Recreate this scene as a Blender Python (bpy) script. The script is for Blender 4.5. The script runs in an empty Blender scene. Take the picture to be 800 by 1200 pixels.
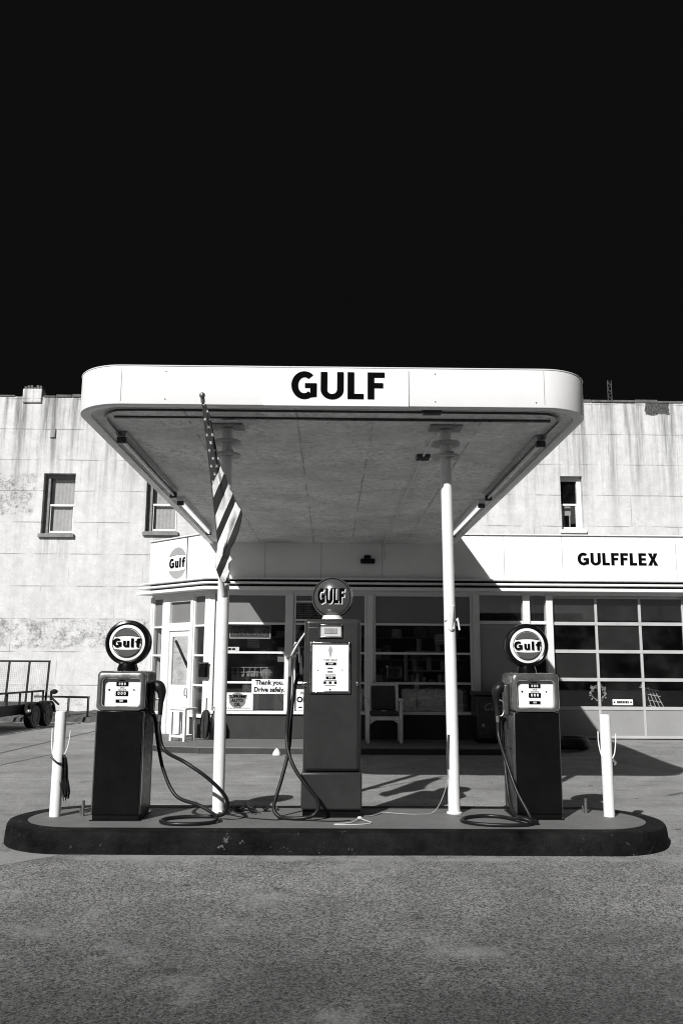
import bpy, bmesh, math, random
from mathutils import Vector, Matrix
random.seed(7)
R = math.radians
PI = math.pi
S = bpy.context.scene
C = S.collection

# ------------------------------------------------------------------ materials
class NT:
    def __init__(s, name):
        s.m = bpy.data.materials.new(name); s.m.use_nodes = True
        s.t = s.m.node_tree; s.n = s.t.nodes; s.l = s.t.links
        s.b = s.n['Principled BSDF']; s.out = s.n['Material Output']
        s.tc = None
    def coord(s, which='Object'):
        if s.tc is None: s.tc = s.n.new('ShaderNodeTexCoord')
        return s.tc.outputs[which]
    def put(s, sock, v):
        if v is None: return
        if hasattr(v, 'is_linked') or isinstance(v, bpy.types.NodeSocket): s.l.new(v, sock)
        else: sock.default_value = v
    def math(s, op, a, b=None, c=None, clamp=False):
        n = s.n.new('ShaderNodeMath'); n.operation = op; n.use_clamp = clamp
        s.put(n.inputs[0], a); s.put(n.inputs[1], b); s.put(n.inputs[2], c)
        return n.outputs[0]
    def scale(s, v, sc):
        n = s.n.new('ShaderNodeMapping'); s.l.new(v, n.inputs['Vector']); n.inputs['Scale'].default_value = sc
        return n.outputs[0]
    def xyz(s, v=None):
        n = s.n.new('ShaderNodeSeparateXYZ'); s.l.new(v or s.coord(), n.inputs[0]); return n.outputs
    def noise(s, sc, det=4, rough=.6, vec=None, dist=0):
        n = s.n.new('ShaderNodeTexNoise'); s.l.new(vec or s.coord(), n.inputs['Vector'])
        n.inputs['Scale'].default_value = sc; n.inputs['Detail'].default_value = det
        n.inputs['Roughness'].default_value = rough; n.inputs['Distortion'].default_value = dist
        return n.outputs[0]
    def voro(s, sc, feat='F1', vec=None, out='Distance'):
        n = s.n.new('ShaderNodeTexVoronoi'); n.feature = feat; s.l.new(vec or s.coord(), n.inputs['Vector'])
        n.inputs['Scale'].default_value = sc
        return n.outputs[out]
    def ramp(s, v, a, b, lo=0., hi=1., smooth=True):
        n = s.n.new('ShaderNodeMapRange'); n.interpolation_type = 'SMOOTHSTEP' if smooth else 'LINEAR'
        s.l.new(v, n.inputs[0]); n.inputs[1].default_value = a; n.inputs[2].default_value = b
        s.put(n.inputs[3], lo); s.put(n.inputs[4], hi)
        return n.outputs[0]
    def mix(s, f, a, b):
        n = s.n.new('ShaderNodeMix'); n.data_type = 'FLOAT'
        s.put(n.inputs[0], f); s.put(n.inputs[2], a); s.put(n.inputs[3], b)
        return n.outputs[0]
    def band(s, v, a, b, soft=.02):
        return s.math('MULTIPLY', s.ramp(v, a - soft, a + soft), s.ramp(v, b - soft, b + soft, 1., 0.))
    def grey(s, v):
        n = s.n.new('ShaderNodeCombineColor')
        for i in range(3): s.l.new(v, n.inputs[i])
        s.l.new(n.outputs[0], s.b.inputs['Base Color'])
    def bump(s, h, strength=.3, dist=.01):
        n = s.n.new('ShaderNodeBump'); s.l.new(h, n.inputs['Height'])
        n.inputs['Strength'].default_value = strength; n.inputs['Distance'].default_value = dist
        s.l.new(n.outputs[0], s.b.inputs['Normal'])
    def rough(s, v): s.put(s.b.inputs['Roughness'], v)

def mat(name, g, rough=.6, metal=0., var=.18, sc=3., bump=0., bsc=60., coat=0., grime=.0, spec=.5):
    t = NT(name)
    v = t.ramp(t.noise(sc, 6, .65), .25, .75, g * (1 - var), g * (1 + var * .6), False)
    if grime:
        k = t.ramp(t.noise(sc * 3.1, 8, .7), .56, .72)
        v = t.mix(t.math('MULTIPLY', k, grime), v, g * .35)
    t.grey(v)
    t.rough(t.ramp(t.noise(sc * 2.3, 4), .3, .7, max(rough - .08, .03), min(rough + .1, 1.), False))
    t.b.inputs['Metallic'].default_value = metal
    t.b.inputs['Coat Weight'].default_value = coat
    t.b.inputs['Coat Roughness'].default_value = .12
    t.b.inputs['Specular IOR Level'].default_value = spec
    if bump: t.bump(t.noise(bsc, 5, .7), bump, .01)
    return t.m

M = {}
M['white'] = mat('white_paint', .80, .42, var=.05, sc=2., grime=.10, bump=.05, bsc=30)
M['joint'] = mat('panel_joint_grey', .42, .6)  # plain grey for the joints between fascia panels
M['flange'] = mat('dull_grey_flange', .55, .6, var=.3, sc=9., grime=.5)
M['plate'] = mat('rust_stained_plate', .38, .7, var=.5, sc=8., grime=.5)
M['white_post'] = mat('white_post_paint', .80, .4, var=.08, sc=5., grime=.28, bump=.08, bsc=40)
M['trim'] = mat('white_trim_paint', .72, .45, var=.08, sc=3., grime=.15)
M['black'] = mat('black_enamel', .004, .22, var=.4, sc=4., spec=.22)
M['letter'] = mat('black_letter_paint', .004, .6, var=.3, sc=4., spec=.0)
M['rubber'] = mat('black_rubber', .010, .42, var=.3, sc=9., spec=.3)
M['steel'] = mat('dull_steel', .42, .34, metal=.9, var=.25, sc=8., grime=.3)
M['housing'] = mat('grey_glossy_enamel', .30, .22, metal=.8, var=.3, sc=5., coat=.6, grime=.25)
M['side'] = mat('side_panel_enamel', .050, .3, var=.35, sc=6., coat=.1, grime=.35, spec=.4)
M['chrome'] = mat('worn_chrome', .60, .16, metal=1., var=.15, sc=7.)
M['dial'] = mat('white_dial_enamel', .80, .3, var=.04, sc=5.)
M['lens'] = mat('white_globe_glass', .78, .15, var=.04, sc=3., coat=.4)
M['emblem'] = mat('grey_emblem_paint', .085, .3, var=.1, sc=5., coat=.3)
M['emblem_pale'] = mat('pale_emblem_paint', .33, .5, var=.1, sc=5.)
M['red'] = mat('dark_glossy_enamel', .027, .3, var=.25, sc=3., coat=.12, spec=.3, grime=.10, bump=.03, bsc=25)
M['red_globe'] = mat('dark_globe_glass', .060, .14, var=.1, sc=3., coat=.5)
M['base_wall'] = mat('dark_painted_masonry', .042, .6, spec=.15, var=.2, sc=3., grime=.2, bump=.2, bsc=40)
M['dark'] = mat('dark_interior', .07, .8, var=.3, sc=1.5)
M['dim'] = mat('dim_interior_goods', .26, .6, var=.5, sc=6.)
M['dimwhite'] = mat('interior_white', .5, .6, var=.2, sc=6.)
M['grey_panel'] = mat('grey_transom_panel', .17, .6, var=.12, sc=2., grime=.1)
M['grey_door'] = mat('grey_door_paint', .32, .5, var=.08, sc=2., grime=.15)
M['garage_panel'] = mat('garage_door_paint', .29, .5, var=.10, sc=1.6, grime=.25)
M['wood'] = mat('pale_wood', .74, .55, var=.25, sc=9.)
M['cushion'] = mat('dark_cushion', .04, .8, var=.3, sc=8., bump=.3, bsc=90)
M['cooler'] = mat('dark_cooler_enamel', .014, .3, var=.3, sc=4.)
M['fabric'] = mat('dark_cloth', .03, .9, var=.4, sc=12., bump=.4, bsc=60)
M['garage_bar'] = mat('greyed_garage_bar_paint', .46, .5, var=.15, sc=3., grime=.3)
M['disc'] = mat('grey_printed_disc', .17, .6, var=.1)
M['stone'] = mat('white_stone', .7, .8, var=.15, sc=12., bump=.5, bsc=30)
M['frame_black'] = mat('black_frame_steel', .010, .5, var=.4, sc=7., spec=.2)
M['rust'] = mat('rusty_pipe', .10, .6, metal=.4, var=.4, sc=20.)
M['window_wood'] = mat('weathered_window_wood', .22, .7, var=.45, sc=10., grime=.5, bump=.3, bsc=50)
M['brass'] = mat('tarnished_fitting', .25, .4, metal=.7, var=.4, sc=20.)
M['cord_white'] = mat('white_cord', .5, .5, var=.2, sc=20.)
M['cord_grey'] = mat('weathered_grey_cord', .30, .6, var=.3, sc=20.)
M['tube'] = mat('fluorescent_tube', .82, .3, var=.02)
M['tube_lit'] = mat('lit_fluorescent_tube', .82, .3, var=.02)
_b = M['tube_lit'].node_tree.nodes['Principled BSDF']; _b.inputs['Emission Color'].default_value = (1, 1, 1, 1); _b.inputs['Emission Strength'].default_value = .8
M['curtain'] = mat('pale_curtain', .62, .9, var=.2, sc=7.)
M['rack'] = mat('white_wire', .7, .5, var=.1)

def glass_mat(name, tint, dirt, dsc):
    t = NT(name)
    tr = t.n.new('ShaderNodeBsdfTransparent'); tr.inputs[0].default_value = (tint, tint, tint, 1)
    gl = t.n.new('ShaderNodeBsdfGlossy'); gl.inputs['Roughness'].default_value = .02
    df = t.n.new('ShaderNodeBsdfDiffuse'); df.inputs[0].default_value = (.30, .30, .30, 1)
    fr = t.n.new('ShaderNodeFresnel'); ge = t.n.new('ShaderNodeNewGeometry'); t.l.new(t.mix(ge.outputs['Backfacing'], 1.5, .6667), fr.inputs[0])
    k = t.math('MULTIPLY', t.ramp(t.noise(dsc, 5, .65), .35, .75, .0 if dirt < .05 else .6, 1.), dirt)
    m1 = t.n.new('ShaderNodeMixShader'); t.l.new(k, m1.inputs[0]); t.l.new(tr.outputs[0], m1.inputs[1]); t.l.new(df.outputs[0], m1.inputs[2])
    m2 = t.n.new('ShaderNodeMixShader'); t.l.new(t.math('MULTIPLY', fr.outputs[0], 2.0, clamp=True), m2.inputs[0]); t.l.new(m1.outputs[0], m2.inputs[1]); t.l.new(gl.outputs[0], m2.inputs[2])
    t.l.new(m2.outputs[0], t.out.inputs[0])
    return t.m
M['glass'] = glass_mat('window_glass', .93, .035, 1.1)
M['glass_dusty'] = glass_mat('dusty_window_glass', .85, .075, 1.3)

def plaster_mat():
    t = NT('old_white_plaster')
    x, y, z = t.xyz()
    wob = t.math('MULTIPLY', t.math('SUBTRACT', t.noise(.8, 3), .5), .03)
    zz = t.math('ADD', z, wob)
    # horizontal joints
    f = t.math('FRACT', t.math('DIVIDE', t.math('ADD', t.math('SUBTRACT', zz, 8.476), 94.4), .944))
    dj = t.math('MULTIPLY', t.math('MINIMUM', f, t.math('SUBTRACT', 1., f)), .944)
    brk = t.ramp(t.noise(1.1, 4), .38, .6)
    joint = t.math('MULTIPLY', t.ramp(dj, .007, .02, 1., 0.), brk)
    # vertical joints, staggered by course
    row = t.math('FLOOR', t.math('DIVIDE', t.math('ADD', t.math('SUBTRACT', zz, 8.476), 94.4), .944))
    xs = t.math('ADD', x, t.math('MULTIPLY', row, 1.37))
    g = t.math('FRACT', t.math('DIVIDE', t.math('ADD', xs, 200.), 2.15))
    dv = t.math('MULTIPLY', t.math('MINIMUM', g, t.math('SUBTRACT', 1., g)), 2.15)
    vj = t.math('MULTIPLY', t.ramp(dv, .005, .016, 1., 0.), t.ramp(t.noise(.7, 3, vec=t.scale(t.coord(), (1.3, 1, 1.3))), .48, .62))
    joint = t.math('MAXIMUM', joint, t.math('MULTIPLY', vj, .7))
    # rain streaks falling from the parapet
    st = t.noise(1., 6, .7, vec=t.scale(t.coord(), (2.2, 1, .13)))
    st2 = t.noise(1., 5, .7, vec=t.scale(t.coord(), (7., 1, .3)))
    fall = t.ramp(z, 5.2, 9.5)
    streak = t.math('MULTIPLY', t.ramp(t.math('ADD', t.math('MULTIPLY', st, .7), t.math('MULTIPLY', st2, .3)), .44, .64), t.math('ADD', t.math('MULTIPLY', fall, .85), .16))
    mott = t.noise(3.5, 8, .7)
    v = t.ramp(t.math('ADD', t.math('MULTIPLY', mott, .6), t.math('MULTIPLY', t.noise(18., 6, .75), .4)), .34, .64, .50, .72, False)
    big = t.noise(.45, 4)
    v = t.math('MULTIPLY', v, t.ramp(big, .3, .7, .88, 1.05, False))
    v = t.mix(streak, v, .14)
    sm = t.math('MULTIPLY', t.ramp(t.noise(6., 8, .75), .56, .66), t.ramp(t.noise(.9, 4), .5, .66))
    v = t.mix(t.math('MULTIPLY', sm, .4), v, .2)
    v = t.mix(t.math('MULTIPLY', joint, .6), v, .13)
    # runs of dirt below the window sills
    for xa_, xb_, zt_ in ((-8.6, -7.7, 5.2), (-5.5, -4.6, 5.28), (6.85, 7.5, 5.4)):
        rn = t.math('MULTIPLY', t.band(x, xa_, xb_, .12), t.math('MULTIPLY', t.ramp(z, zt_ - 1.5, zt_), t.ramp(z, zt_, zt_ + .04, 1., 0.)))
        v = t.mix(t.math('MULTIPLY', t.math('MULTIPLY', rn, t.ramp(st2, .38, .62)), .5), v, .16)
    # flaked paint: a patch left of the upper window, a course low on the wall
    ed = t.math('MULTIPLY', t.math('SUBTRACT', t.noise(2.3, 5), .5), .9)
    xe = t.math('ADD', x, ed); ze = t.math('ADD', z, t.math('MULTIPLY', ed, .5))
    p1 = t.math('MULTIPLY', t.band(xe, -12.5, -8.78, .06), t.band(ze, 5.85, 7.1, .06))
    p2 = t.math('MULTIPLY', t.band(xe, -30., -4.4, .2), t.band(ze, 1.98, 2.8, .06))
    p3 = t.math('MULTIPLY', t.math('MULTIPLY', t.band(xe, -6.1, -3.9, .2), t.band(ze, .3, 2.0, .1)), .62)
    p4 = t.math('MULTIPLY', t.math('MULTIPLY', t.band(xe, -8.6, -6.9, .2), t.band(ze, .3, .9, .1)), .7)
    pk = t.math('MAXIMUM', t.math('MAXIMUM', p1, p2), t.math('MAXIMUM', p3, p4))
    fl = t.ramp(t.math('ADD', t.math('ADD', t.math('MULTIPLY', t.noise(2.9, 10, .75), .6), t.math('MULTIPLY', t.noise(15., 7, .75), .4)), t.math('MULTIPLY', t.math('MAXIMUM', p2, p1), .02)), .485, .60)
    flake = t.math('MULTIPLY', pk, fl)
    v = t.mix(t.math('MULTIPLY', flake, .9), v, t.ramp(t.math('ADD', t.math('MULTIPLY', t.noise(22., 6, .8), .5), t.math('MULTIPLY', t.noise(3.1, 5, .7), .5)), .36, .62, .03, .40, False))
    # the bare brick hole under the parapet on the right
    hx = t.math('ADD', x, t.math('MULTIPLY', t.math('SUBTRACT', t.noise(5., 5), .5), .25)); hz = t.math('ADD', z, t.math('MULTIPLY', t.math('SUBTRACT', t.noise(6., 5), .5), .3))
    hole = t.math('MULTIPLY', t.band(hx, 9.55, 10.28, .02), t.band(hz, 9.12, 9.8, .02))
    v = t.mix(hole, v, t.ramp(t.noise(14., 6, .7), .35, .65, .02, .12, False))
    t.grey(v)
    t.rough(.85)
    h = t.math('SUBTRACT', t.math('ADD', t.math('MULTIPLY', mott, .5), t.math('MULTIPLY', t.noise(40., 4), .25)), t.math('ADD', t.math('MULTIPLY', joint, .8), t.math('ADD', t.math('MULTIPLY', flake, .3), hole)))
    t.bump(h, .5, .02)
    return t.m
M['plaster'] = plaster_mat()

def ground_mat():
    t = NT('worn_asphalt')
    x, y, z = t.xyz()
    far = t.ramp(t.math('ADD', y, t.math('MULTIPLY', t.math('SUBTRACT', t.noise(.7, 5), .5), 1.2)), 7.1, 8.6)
    vc = t.n.new('ShaderNodeTexVoronoi'); t.l.new(t.coord(), vc.inputs['Vector']); vc.inputs['Scale'].default_value = 130.
    cs = t.n.new('ShaderNodeSeparateColor'); t.l.new(vc.outputs['Color'], cs.inputs[0])
    vd = t.n.new('ShaderNodeTexVoronoi'); t.l.new(t.coord(), vd.inputs['Vector']); vd.inputs['Scale'].default_value = 62.
    cs2 = t.n.new('ShaderNodeSeparateColor'); t.l.new(vd.outputs['Color'], cs2.inputs[0])
    agg = t.math('ADD', t.math('MULTIPLY', cs.outputs[0], .6), t.math('MULTIPLY', cs2.outputs[1], .4))
    agg2 = t.voro(62.)
    bl = t.noise(.55, 6, .62)
    bl2 = t.noise(2.4, 6, .7)
    g = t.mix(far, t.ramp(t.math('ADD', y, t.math('MULTIPLY', t.noise(.9, 5), 1.6)), 4.4, 7.8, .042, .185), .255)  # asphalt darker toward the camera, with lens vignette put into the colour
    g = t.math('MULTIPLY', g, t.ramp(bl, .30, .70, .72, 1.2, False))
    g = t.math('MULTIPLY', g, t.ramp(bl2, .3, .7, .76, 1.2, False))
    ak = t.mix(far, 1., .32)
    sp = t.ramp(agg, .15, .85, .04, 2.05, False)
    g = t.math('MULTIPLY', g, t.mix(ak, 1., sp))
    pit = t.math('MULTIPLY', t.ramp(t.noise(36., 4, .8), .56, .61), t.mix(far, .9, .25))
    g = t.mix(pit, g, .03)
    chip = t.math('MULTIPLY', t.ramp(t.noise(60., 3, .8), .60, .66), t.mix(far, .55, .15))
    g = t.mix(chip, g, .34)
    # broom marks and tyre wear running across the drive
    br = t.noise(1., 6, .7, vec=t.scale(t.coord(), (.35, 5., 1)))
    g = t.math('MULTIPLY', g, t.mix(far, 1., t.ramp(br, .3, .7, .80, 1.14, False)))
    # pale worn-through spots and cement dust by the kerb
    sp1 = t.ramp(t.noise(1.1, 6, .65, dist=.4), .53, .66)
    g = t.mix(t.math('MULTIPLY', sp1, .45), g, .27)
    gum = t.math('MULTIPLY', t.ramp(t.voro(1.9), .055, .07, 1., 0.), .8)
    g = t.mix(gum, g, .03)
    kd = t.math('MULTIPLY', t.band(t.math('ADD', y, t.math('MULTIPLY', t.math('SUBTRACT', t.noise(3.5, 7, .7), .5), .35)), 7.40, 7.60, .05), t.ramp(t.noise(3., 5, .7), .42, .6))
    kx = t.band(x, -3.3, 3.6, .2)
    g = t.mix(t.math('MULTIPLY', t.math('MULTIPLY', kd, kx), .7), g, .30)
    # oil spots
    oil = t.ramp(t.noise(1.1, 5, .55), .62, .74)
    g = t.mix(t.math('MULTIPLY', oil, .5), g, .06)
    # cracks: three wandering lines on the left, a web elsewhere
    wy = t.math('MULTIPLY', t.math('SUBTRACT', t.noise(1.6, 6, .7), .5), .5)
    def crack(x0, y0, x1, y1, w):
        dx, dy = x1 - x0, y1 - y0; L = math.hypot(dx, dy)
        px = t.math('SUBTRACT', x, x0); py = t.math('ADD', t.math('SUBTRACT', y, y0), wy)
        d = t.math('ABSOLUTE', t.math('DIVIDE', t.math('SUBTRACT', t.math('MULTIPLY', px, dy), t.math('MULTIPLY', py, dx)), L))
        u = t.math('DIVIDE', t.math('ADD', t.math('MULTIPLY', px, dx), t.math('MULTIPLY', py, dy)), L)
        return t.math('MULTIPLY', t.ramp(d, w * .3, w, 1., 0.), t.band(u, 0., L, .1))
    cr = t.math('MAXIMUM', crack(-5.95, 13.2, -5.40, 21.5, .075), crack(-5.35, 12.6, -4.75, 15.9, .055))
    cr = t.math('MAXIMUM', cr, crack(-3.2, 6.6, -2.25, 7.55, .02))
    cr = t.math('MAXIMUM', cr, crack(4.2, 11.0, 9.5, 15.2, .05))
    g = t.mix(t.math('MULTIPLY', cr, .75), g, .03)
    # a paler slab beyond the front left crack
    slab = t.math('MULTIPLY', t.ramp(t.math('ADD', t.math('SUBTRACT', y, t.math('ADD', t.math('MULTIPLY', x, 1.), 9.8)), wy), -.02, .03), t.band(t.math('SUBTRACT', y, wy), 6.0, 7.66, .05))
    slab = t.math('MULTIPLY', slab, t.ramp(x, -2.2, -2.0, 1., 0.))
    g = t.mix(t.math('MULTIPLY', slab, .6), g, .30)
    t.grey(g)
    t.rough(.88)
    h = t.math('ADD', t.math('MULTIPLY', agg, .6), t.math('SUBTRACT', t.math('MULTIPLY', agg2, .4), t.math('MULTIPLY', cr, 1.5)))
    t.bump(h, .5, .004)
    return t.m
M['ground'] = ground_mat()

def soffit_mat():
    t = NT('old_soffit_plaster')
    x, y, z = t.xyz()
    n1 = t.noise(1.2, 7, .7); n2 = t.noise(14., 5, .75)
    v = t.ramp(n1, .32, .68, .62, .98, False)
    v = t.math('MULTIPLY', v, t.ramp(n2, .35, .65, .80, 1.10, False))
    w = t.math('MULTIPLY', t.math('SUBTRACT', t.noise(2.6, 4, .6), .5), .04)
    k = None
    for xx in (-1.45, -.35, .42, 1.52):
        d = t.math('ABSOLUTE', t.math('SUBTRACT', t.math('ADD', x, w), xx))
        q = t.math('MULTIPLY', t.ramp(d, .006, .018, 1., 0.), t.ramp(t.noise(1.3 + abs(xx), 4), .42, .56))
        k = q if k is None else t.math('MAXIMUM', k, q)
    d = t.math('ABSOLUTE', t.math('SUBTRACT', t.math('ADD', y, w), 10.9))
    k = t.math('MAXIMUM', k, t.math('MULTIPLY', t.ramp(d, .01, .03, 1., 0.), t.ramp(t.noise(2.), .45, .6)))
    v = t.mix(t.math('MULTIPLY', k, .5), v, .12)
    # rust-coloured bleed round the post plates and along the front
    sx = t.math('ABSOLUTE', t.math('ABSOLUTE', x)); r = t.math('SQRT', t.math('ADD', t.math('POWER', t.math('SUBTRACT', sx, 1.13), 2.), t.math('POWER', t.math('SUBTRACT', y, 8.6), 2.)))
    bl = t.math('MULTIPLY', t.ramp(r, .15, .75, 1., 0.), t.ramp(n1, .3, .6))
    v = t.mix(t.math('MULTIPLY', bl, .55), v, .15)
    fl = t.math('MULTIPLY', t.ramp(t.noise(16., 8, .8), .50, .60), t.ramp(t.noise(1.1, 3), .38, .6))
    v = t.mix(t.math('MULTIPLY', fl, .5), v, .16)
    t.grey(v); t.rough(.8)
    t.bump(t.math('ADD', n2, t.math('MULTIPLY', k, -1.)), .3, .01)
    return t.m
M['soffit'] = soffit_mat()

def kerb_mat():
    t = NT('dark_painted_kerb')
    n = t.noise(5., 8, .7); n2 = t.noise(28., 5, .7)
    v = t.ramp(t.math('ADD', t.math('MULTIPLY', n, .5), t.math('MULTIPLY', t.noise(1.7, 6, .65), .5)), .36, .64, .003, .018, False)
    chips = t.math('MULTIPLY', t.ramp(t.noise(11., 6, .75), .62, .66), t.ramp(t.noise(1.4, 3), .42, .6))
    v = t.mix(t.math('MULTIPLY', chips, .6), v, .22)
    dust = t.math('MULTIPLY', t.ramp(t.noise(2.2, 6, .7), .5, .7), .35)
    v = t.mix(dust, v, .022)
    t.grey(v); t.rough(.6); t.b.inputs['Specular IOR Level'].default_value = .03; t.bump(t.math('ADD', n, t.math('MULTIPLY', n2, .5)), .8, .04)
    return t.m
M['kerb'] = kerb_mat()
M['pad'] = mat('grey_painted_pad', .155, .65, spec=.2, var=.2, sc=2.5, grime=.35, bump=.25, bsc=25)
M['platform'] = mat('station_kerb_concrete', .15, .8, var=.2, sc=2., grime=.3, bump=.3, bsc=40)
M['platform_edge'] = mat('station_kerb_edge', .035, .7, var=.4, sc=4., grime=.3, bump=.4, bsc=30)
M['rough_kerb'] = mat('weedy_kerb_rubble', .09, .95, var=.7, sc=9., grime=.5, bump=1., bsc=18)
M['far_brick'] = mat('dark_far_brick', .06, .8, var=.3, sc=2.)
M['line'] = mat('worn_white_road_paint', .5, .7, var=.3, sc=5., grime=.5)
M['brick_cap'] = mat('weathered_parapet_cap', .13, .85, var=.6, sc=5., grime=.4, bump=.6, bsc=20)

def flag_mat():
    t = NT('striped_flag_cloth')
    u, v, _ = t.xyz(t.coord('UV'))
    odd = t.math('FLOOR', t.math('ABSOLUTE', t.math('MODULO', t.math('ADD', u, 40.), 2.)))
    n = t.noise(30., 4)
    stripe = t.mix(odd, .76, .008)
    # canton with small light stars
    un = t.n.new('ShaderNodeUVMap'); un.uv_map = 'Stars'; sx_, sy_, _ = t.xyz(un.outputs[0])
    a = t.math('FRACT', t.math('ADD', sx_, t.math('MULTIPLY', t.math('FLOOR', sy_), .5))); b = t.math('FRACT', sy_)
    da = t.math('MULTIPLY', t.math('SUBTRACT', a, .5), 1.0); db = t.math('MULTIPLY', t.math('SUBTRACT', b, .5), 1.0)
    ang = t.math('ARCTAN2', da, db)
    rr = t.math('SQRT', t.math('ADD', t.math('POWER', da, 2.), t.math('POWER', db, 2.)))
    lim = t.math('ADD', .16, t.math('MULTIPLY', t.math('COSINE', t.math('MULTIPLY', ang, 5.)), .08))
    star = t.math('LESS_THAN', rr, lim)
    cant = t.mix(star, .02, .6)
    v2 = t.mix(t.math('LESS_THAN', u, 0.), stripe, cant)
    t.grey(t.math('MULTIPLY', v2, t.ramp(n, .3, .7, .85, 1.1, False)))
    t.rough(.85)
    t.bump(t.noise(45., 3), .2, .004)
    return t.m
M['flag'] = flag_mat()

# ------------------------------------------------------------------ mesh builder
class MB:
    def __init__(s): s.v = []; s.f = []; s.uv = None
    def add(s, vs, fs):
        o = len(s.v); s.v += [tuple(p) for p in vs]; s.f += [tuple(i + o for i in f) for f in fs]; return s
    def box(s, x0, x1, y0, y1, z0, z1, mx=None):
        vs = [(x, y, z) for z in (z0, z1) for y in (y0, y1) for x in (x0, x1)]
        if mx is not None: vs = [mx @ Vector(p) for p in vs]
        return s.add(vs, [(0, 2, 3, 1), (4, 5, 7, 6), (0, 1, 5, 4), (2, 6, 7, 3), (0, 4, 6, 2), (1, 3, 7, 5)])
    def bar(s, p0, p1, w, h=None, up=(0, 0, 1)):
        h = h or w; p0 = Vector(p0); p1 = Vector(p1); d = (p1 - p0).normalized(); u = Vector(up)
        if abs(d.dot(u)) > .98: u = Vector((0, 1, 0))
        a = d.cross(u).normalized() * (w / 2); b = a.cross(d).normalized() * (h / 2)
        vs = [p + i * a + j * b for p in (p0, p1) for i, j in ((-1, -1), (1, -1), (1, 1), (-1, 1))]
        return s.add(vs, [(0, 1, 2, 3), (7, 6, 5, 4), (0, 4, 5, 1), (1, 5, 6, 2), (2, 6, 7, 3), (3, 7, 4, 0)])
    def tube(s, pts, r, n=10, cap=True):
        pts = [Vector(p) for p in pts]; m = len(pts)
        rs = r if isinstance(r, (list, tuple)) else [r] * m
        rings = []; nrm = None
        for i, p in enumerate(pts):
            d = (pts[min(i + 1, m - 1)] - pts[max(i - 1, 0)])
            if d.length < 1e-9: d = Vector((0, 0, 1))
            d.normalize()
            if nrm is None:
                nrm = d.orthogonal().normalized()
            else:
                nrm = nrm - d * nrm.dot(d)
                nrm = nrm.normalized() if nrm.length > 1e-6 else d.orthogonal().normalized()
            b = d.cross(nrm)
            rings.append([p + (nrm * math.cos(2 * PI * k / n) + b * math.sin(2 * PI * k / n)) * rs[i] for k in range(n)])
        vs = [v for rg in rings for v in rg]
        fs = [(i * n + k, i * n + (k + 1) % n, (i + 1) * n + (k + 1) % n, (i + 1) * n + k) for i in range(m - 1) for k in range(n)]
        if cap: fs += [tuple(range(n - 1, -1, -1)), tuple((m - 1) * n + k for k in range(n))]
        return s.add(vs, fs)
    def cyl(s, p0, p1, r0, r1=None, n=20): return s.tube([p0, p1], [r0, r0 if r1 is None else r1], n)
    def lathe(s, prof, n=40, mx=None, cap=True):
        # prof: (radius, height) pairs about local z
        vs = []; 
        for r, h in prof:
            for k in range(n): vs.append(Vector((r * math.cos(2 * PI * k / n), r * math.sin(2 * PI * k / n), h)))
        if mx is not None: vs = [mx @ p for p in vs]
        m = len(prof)
        fs = [(i * n + k, i * n + (k + 1) % n, (i + 1) * n + (k + 1) % n, (i + 1) * n + k) for i in range(m - 1) for k in range(n)]
        if cap:
            fs += [tuple(range(n - 1, -1, -1)), tuple((m - 1) * n + k for k in range(n))]
        return s.add(vs, fs)
    def prism(s, poly, d0, d1, mx=None):
        # poly in local XZ, extruded along local Y from d0 to d1
        n = len(poly)
        vs = [Vector((p[0], d0, p[1])) for p in poly] + [Vector((p[0], d1, p[1])) for p in poly]
        if mx is not None: vs = [mx @ p for p in vs]
        fs = [tuple(range(n)), tuple(range(2 * n - 1, n - 1, -1))] + [(i + n, (i + 1) % n + n, (i + 1) % n, i) for i in range(n)]
        return s.add(vs, fs)
    def plan(s, poly, z0, z1):
        n = len(poly)
        vs = [(p[0], p[1], z0) for p in poly] + [(p[0], p[1], z1) for p in poly]
        return s.add(vs, [tuple(range(n - 1, -1, -1)), tuple(range(n, 2 * n))] + [(i, (i + 1) % n, (i + 1) % n + n, i + n) for i in range(n)])
    def ball(s, c, r, n=14, sq=(1, 1, 1)):
        prof = [(r * math.sin(PI * (i + .001) / 10), -r * math.cos(PI * i / 10)) for i in range(11)]
        return s.lathe([(max(a, .0005), b) for a, b in prof], n, Matrix.Translation(c) @ Matrix.Diagonal((*sq, 1)))
    def build(s, name, m, parent=None, smooth=False, bevel=0., seg=2, world=True):
        me = bpy.data.meshes.new(name)
        org = Vector((0, 0, 0))
        if parent is not None and world:
            org = parent.location.copy()
            if parent.parent is not None: org = org + parent.parent.location
        me.from_pydata([tuple(Vector(p) - org) for p in s.v], [], s.f)
        me.materials.append(m)
        bm = bmesh.new(); bm.from_mesh(me); bmesh.ops.recalc_face_normals(bm, faces=bm.faces); bm.to_mesh(me); bm.free()
        if smooth:
            for p in me.polygons: p.use_smooth = True
            try: me.set_sharp_from_angle(angle=R(38))
            except Exception: pass
        o = bpy.data.objects.new(name, me); C.objects.link(o)
        if parent is not None: o.parent = parent
        if bevel:
            b = o.modifiers.new('bevel', 'BEVEL'); b.width = bevel; b.segments = seg; b.limit_method = 'ANGLE'; b.angle_limit = R(40)
            b.harden_normals = False
            for p in me.polygons: p.use_smooth = True
            try: me.set_sharp_from_angle(angle=R(60))
            except Exception: pass
        return o

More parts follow.
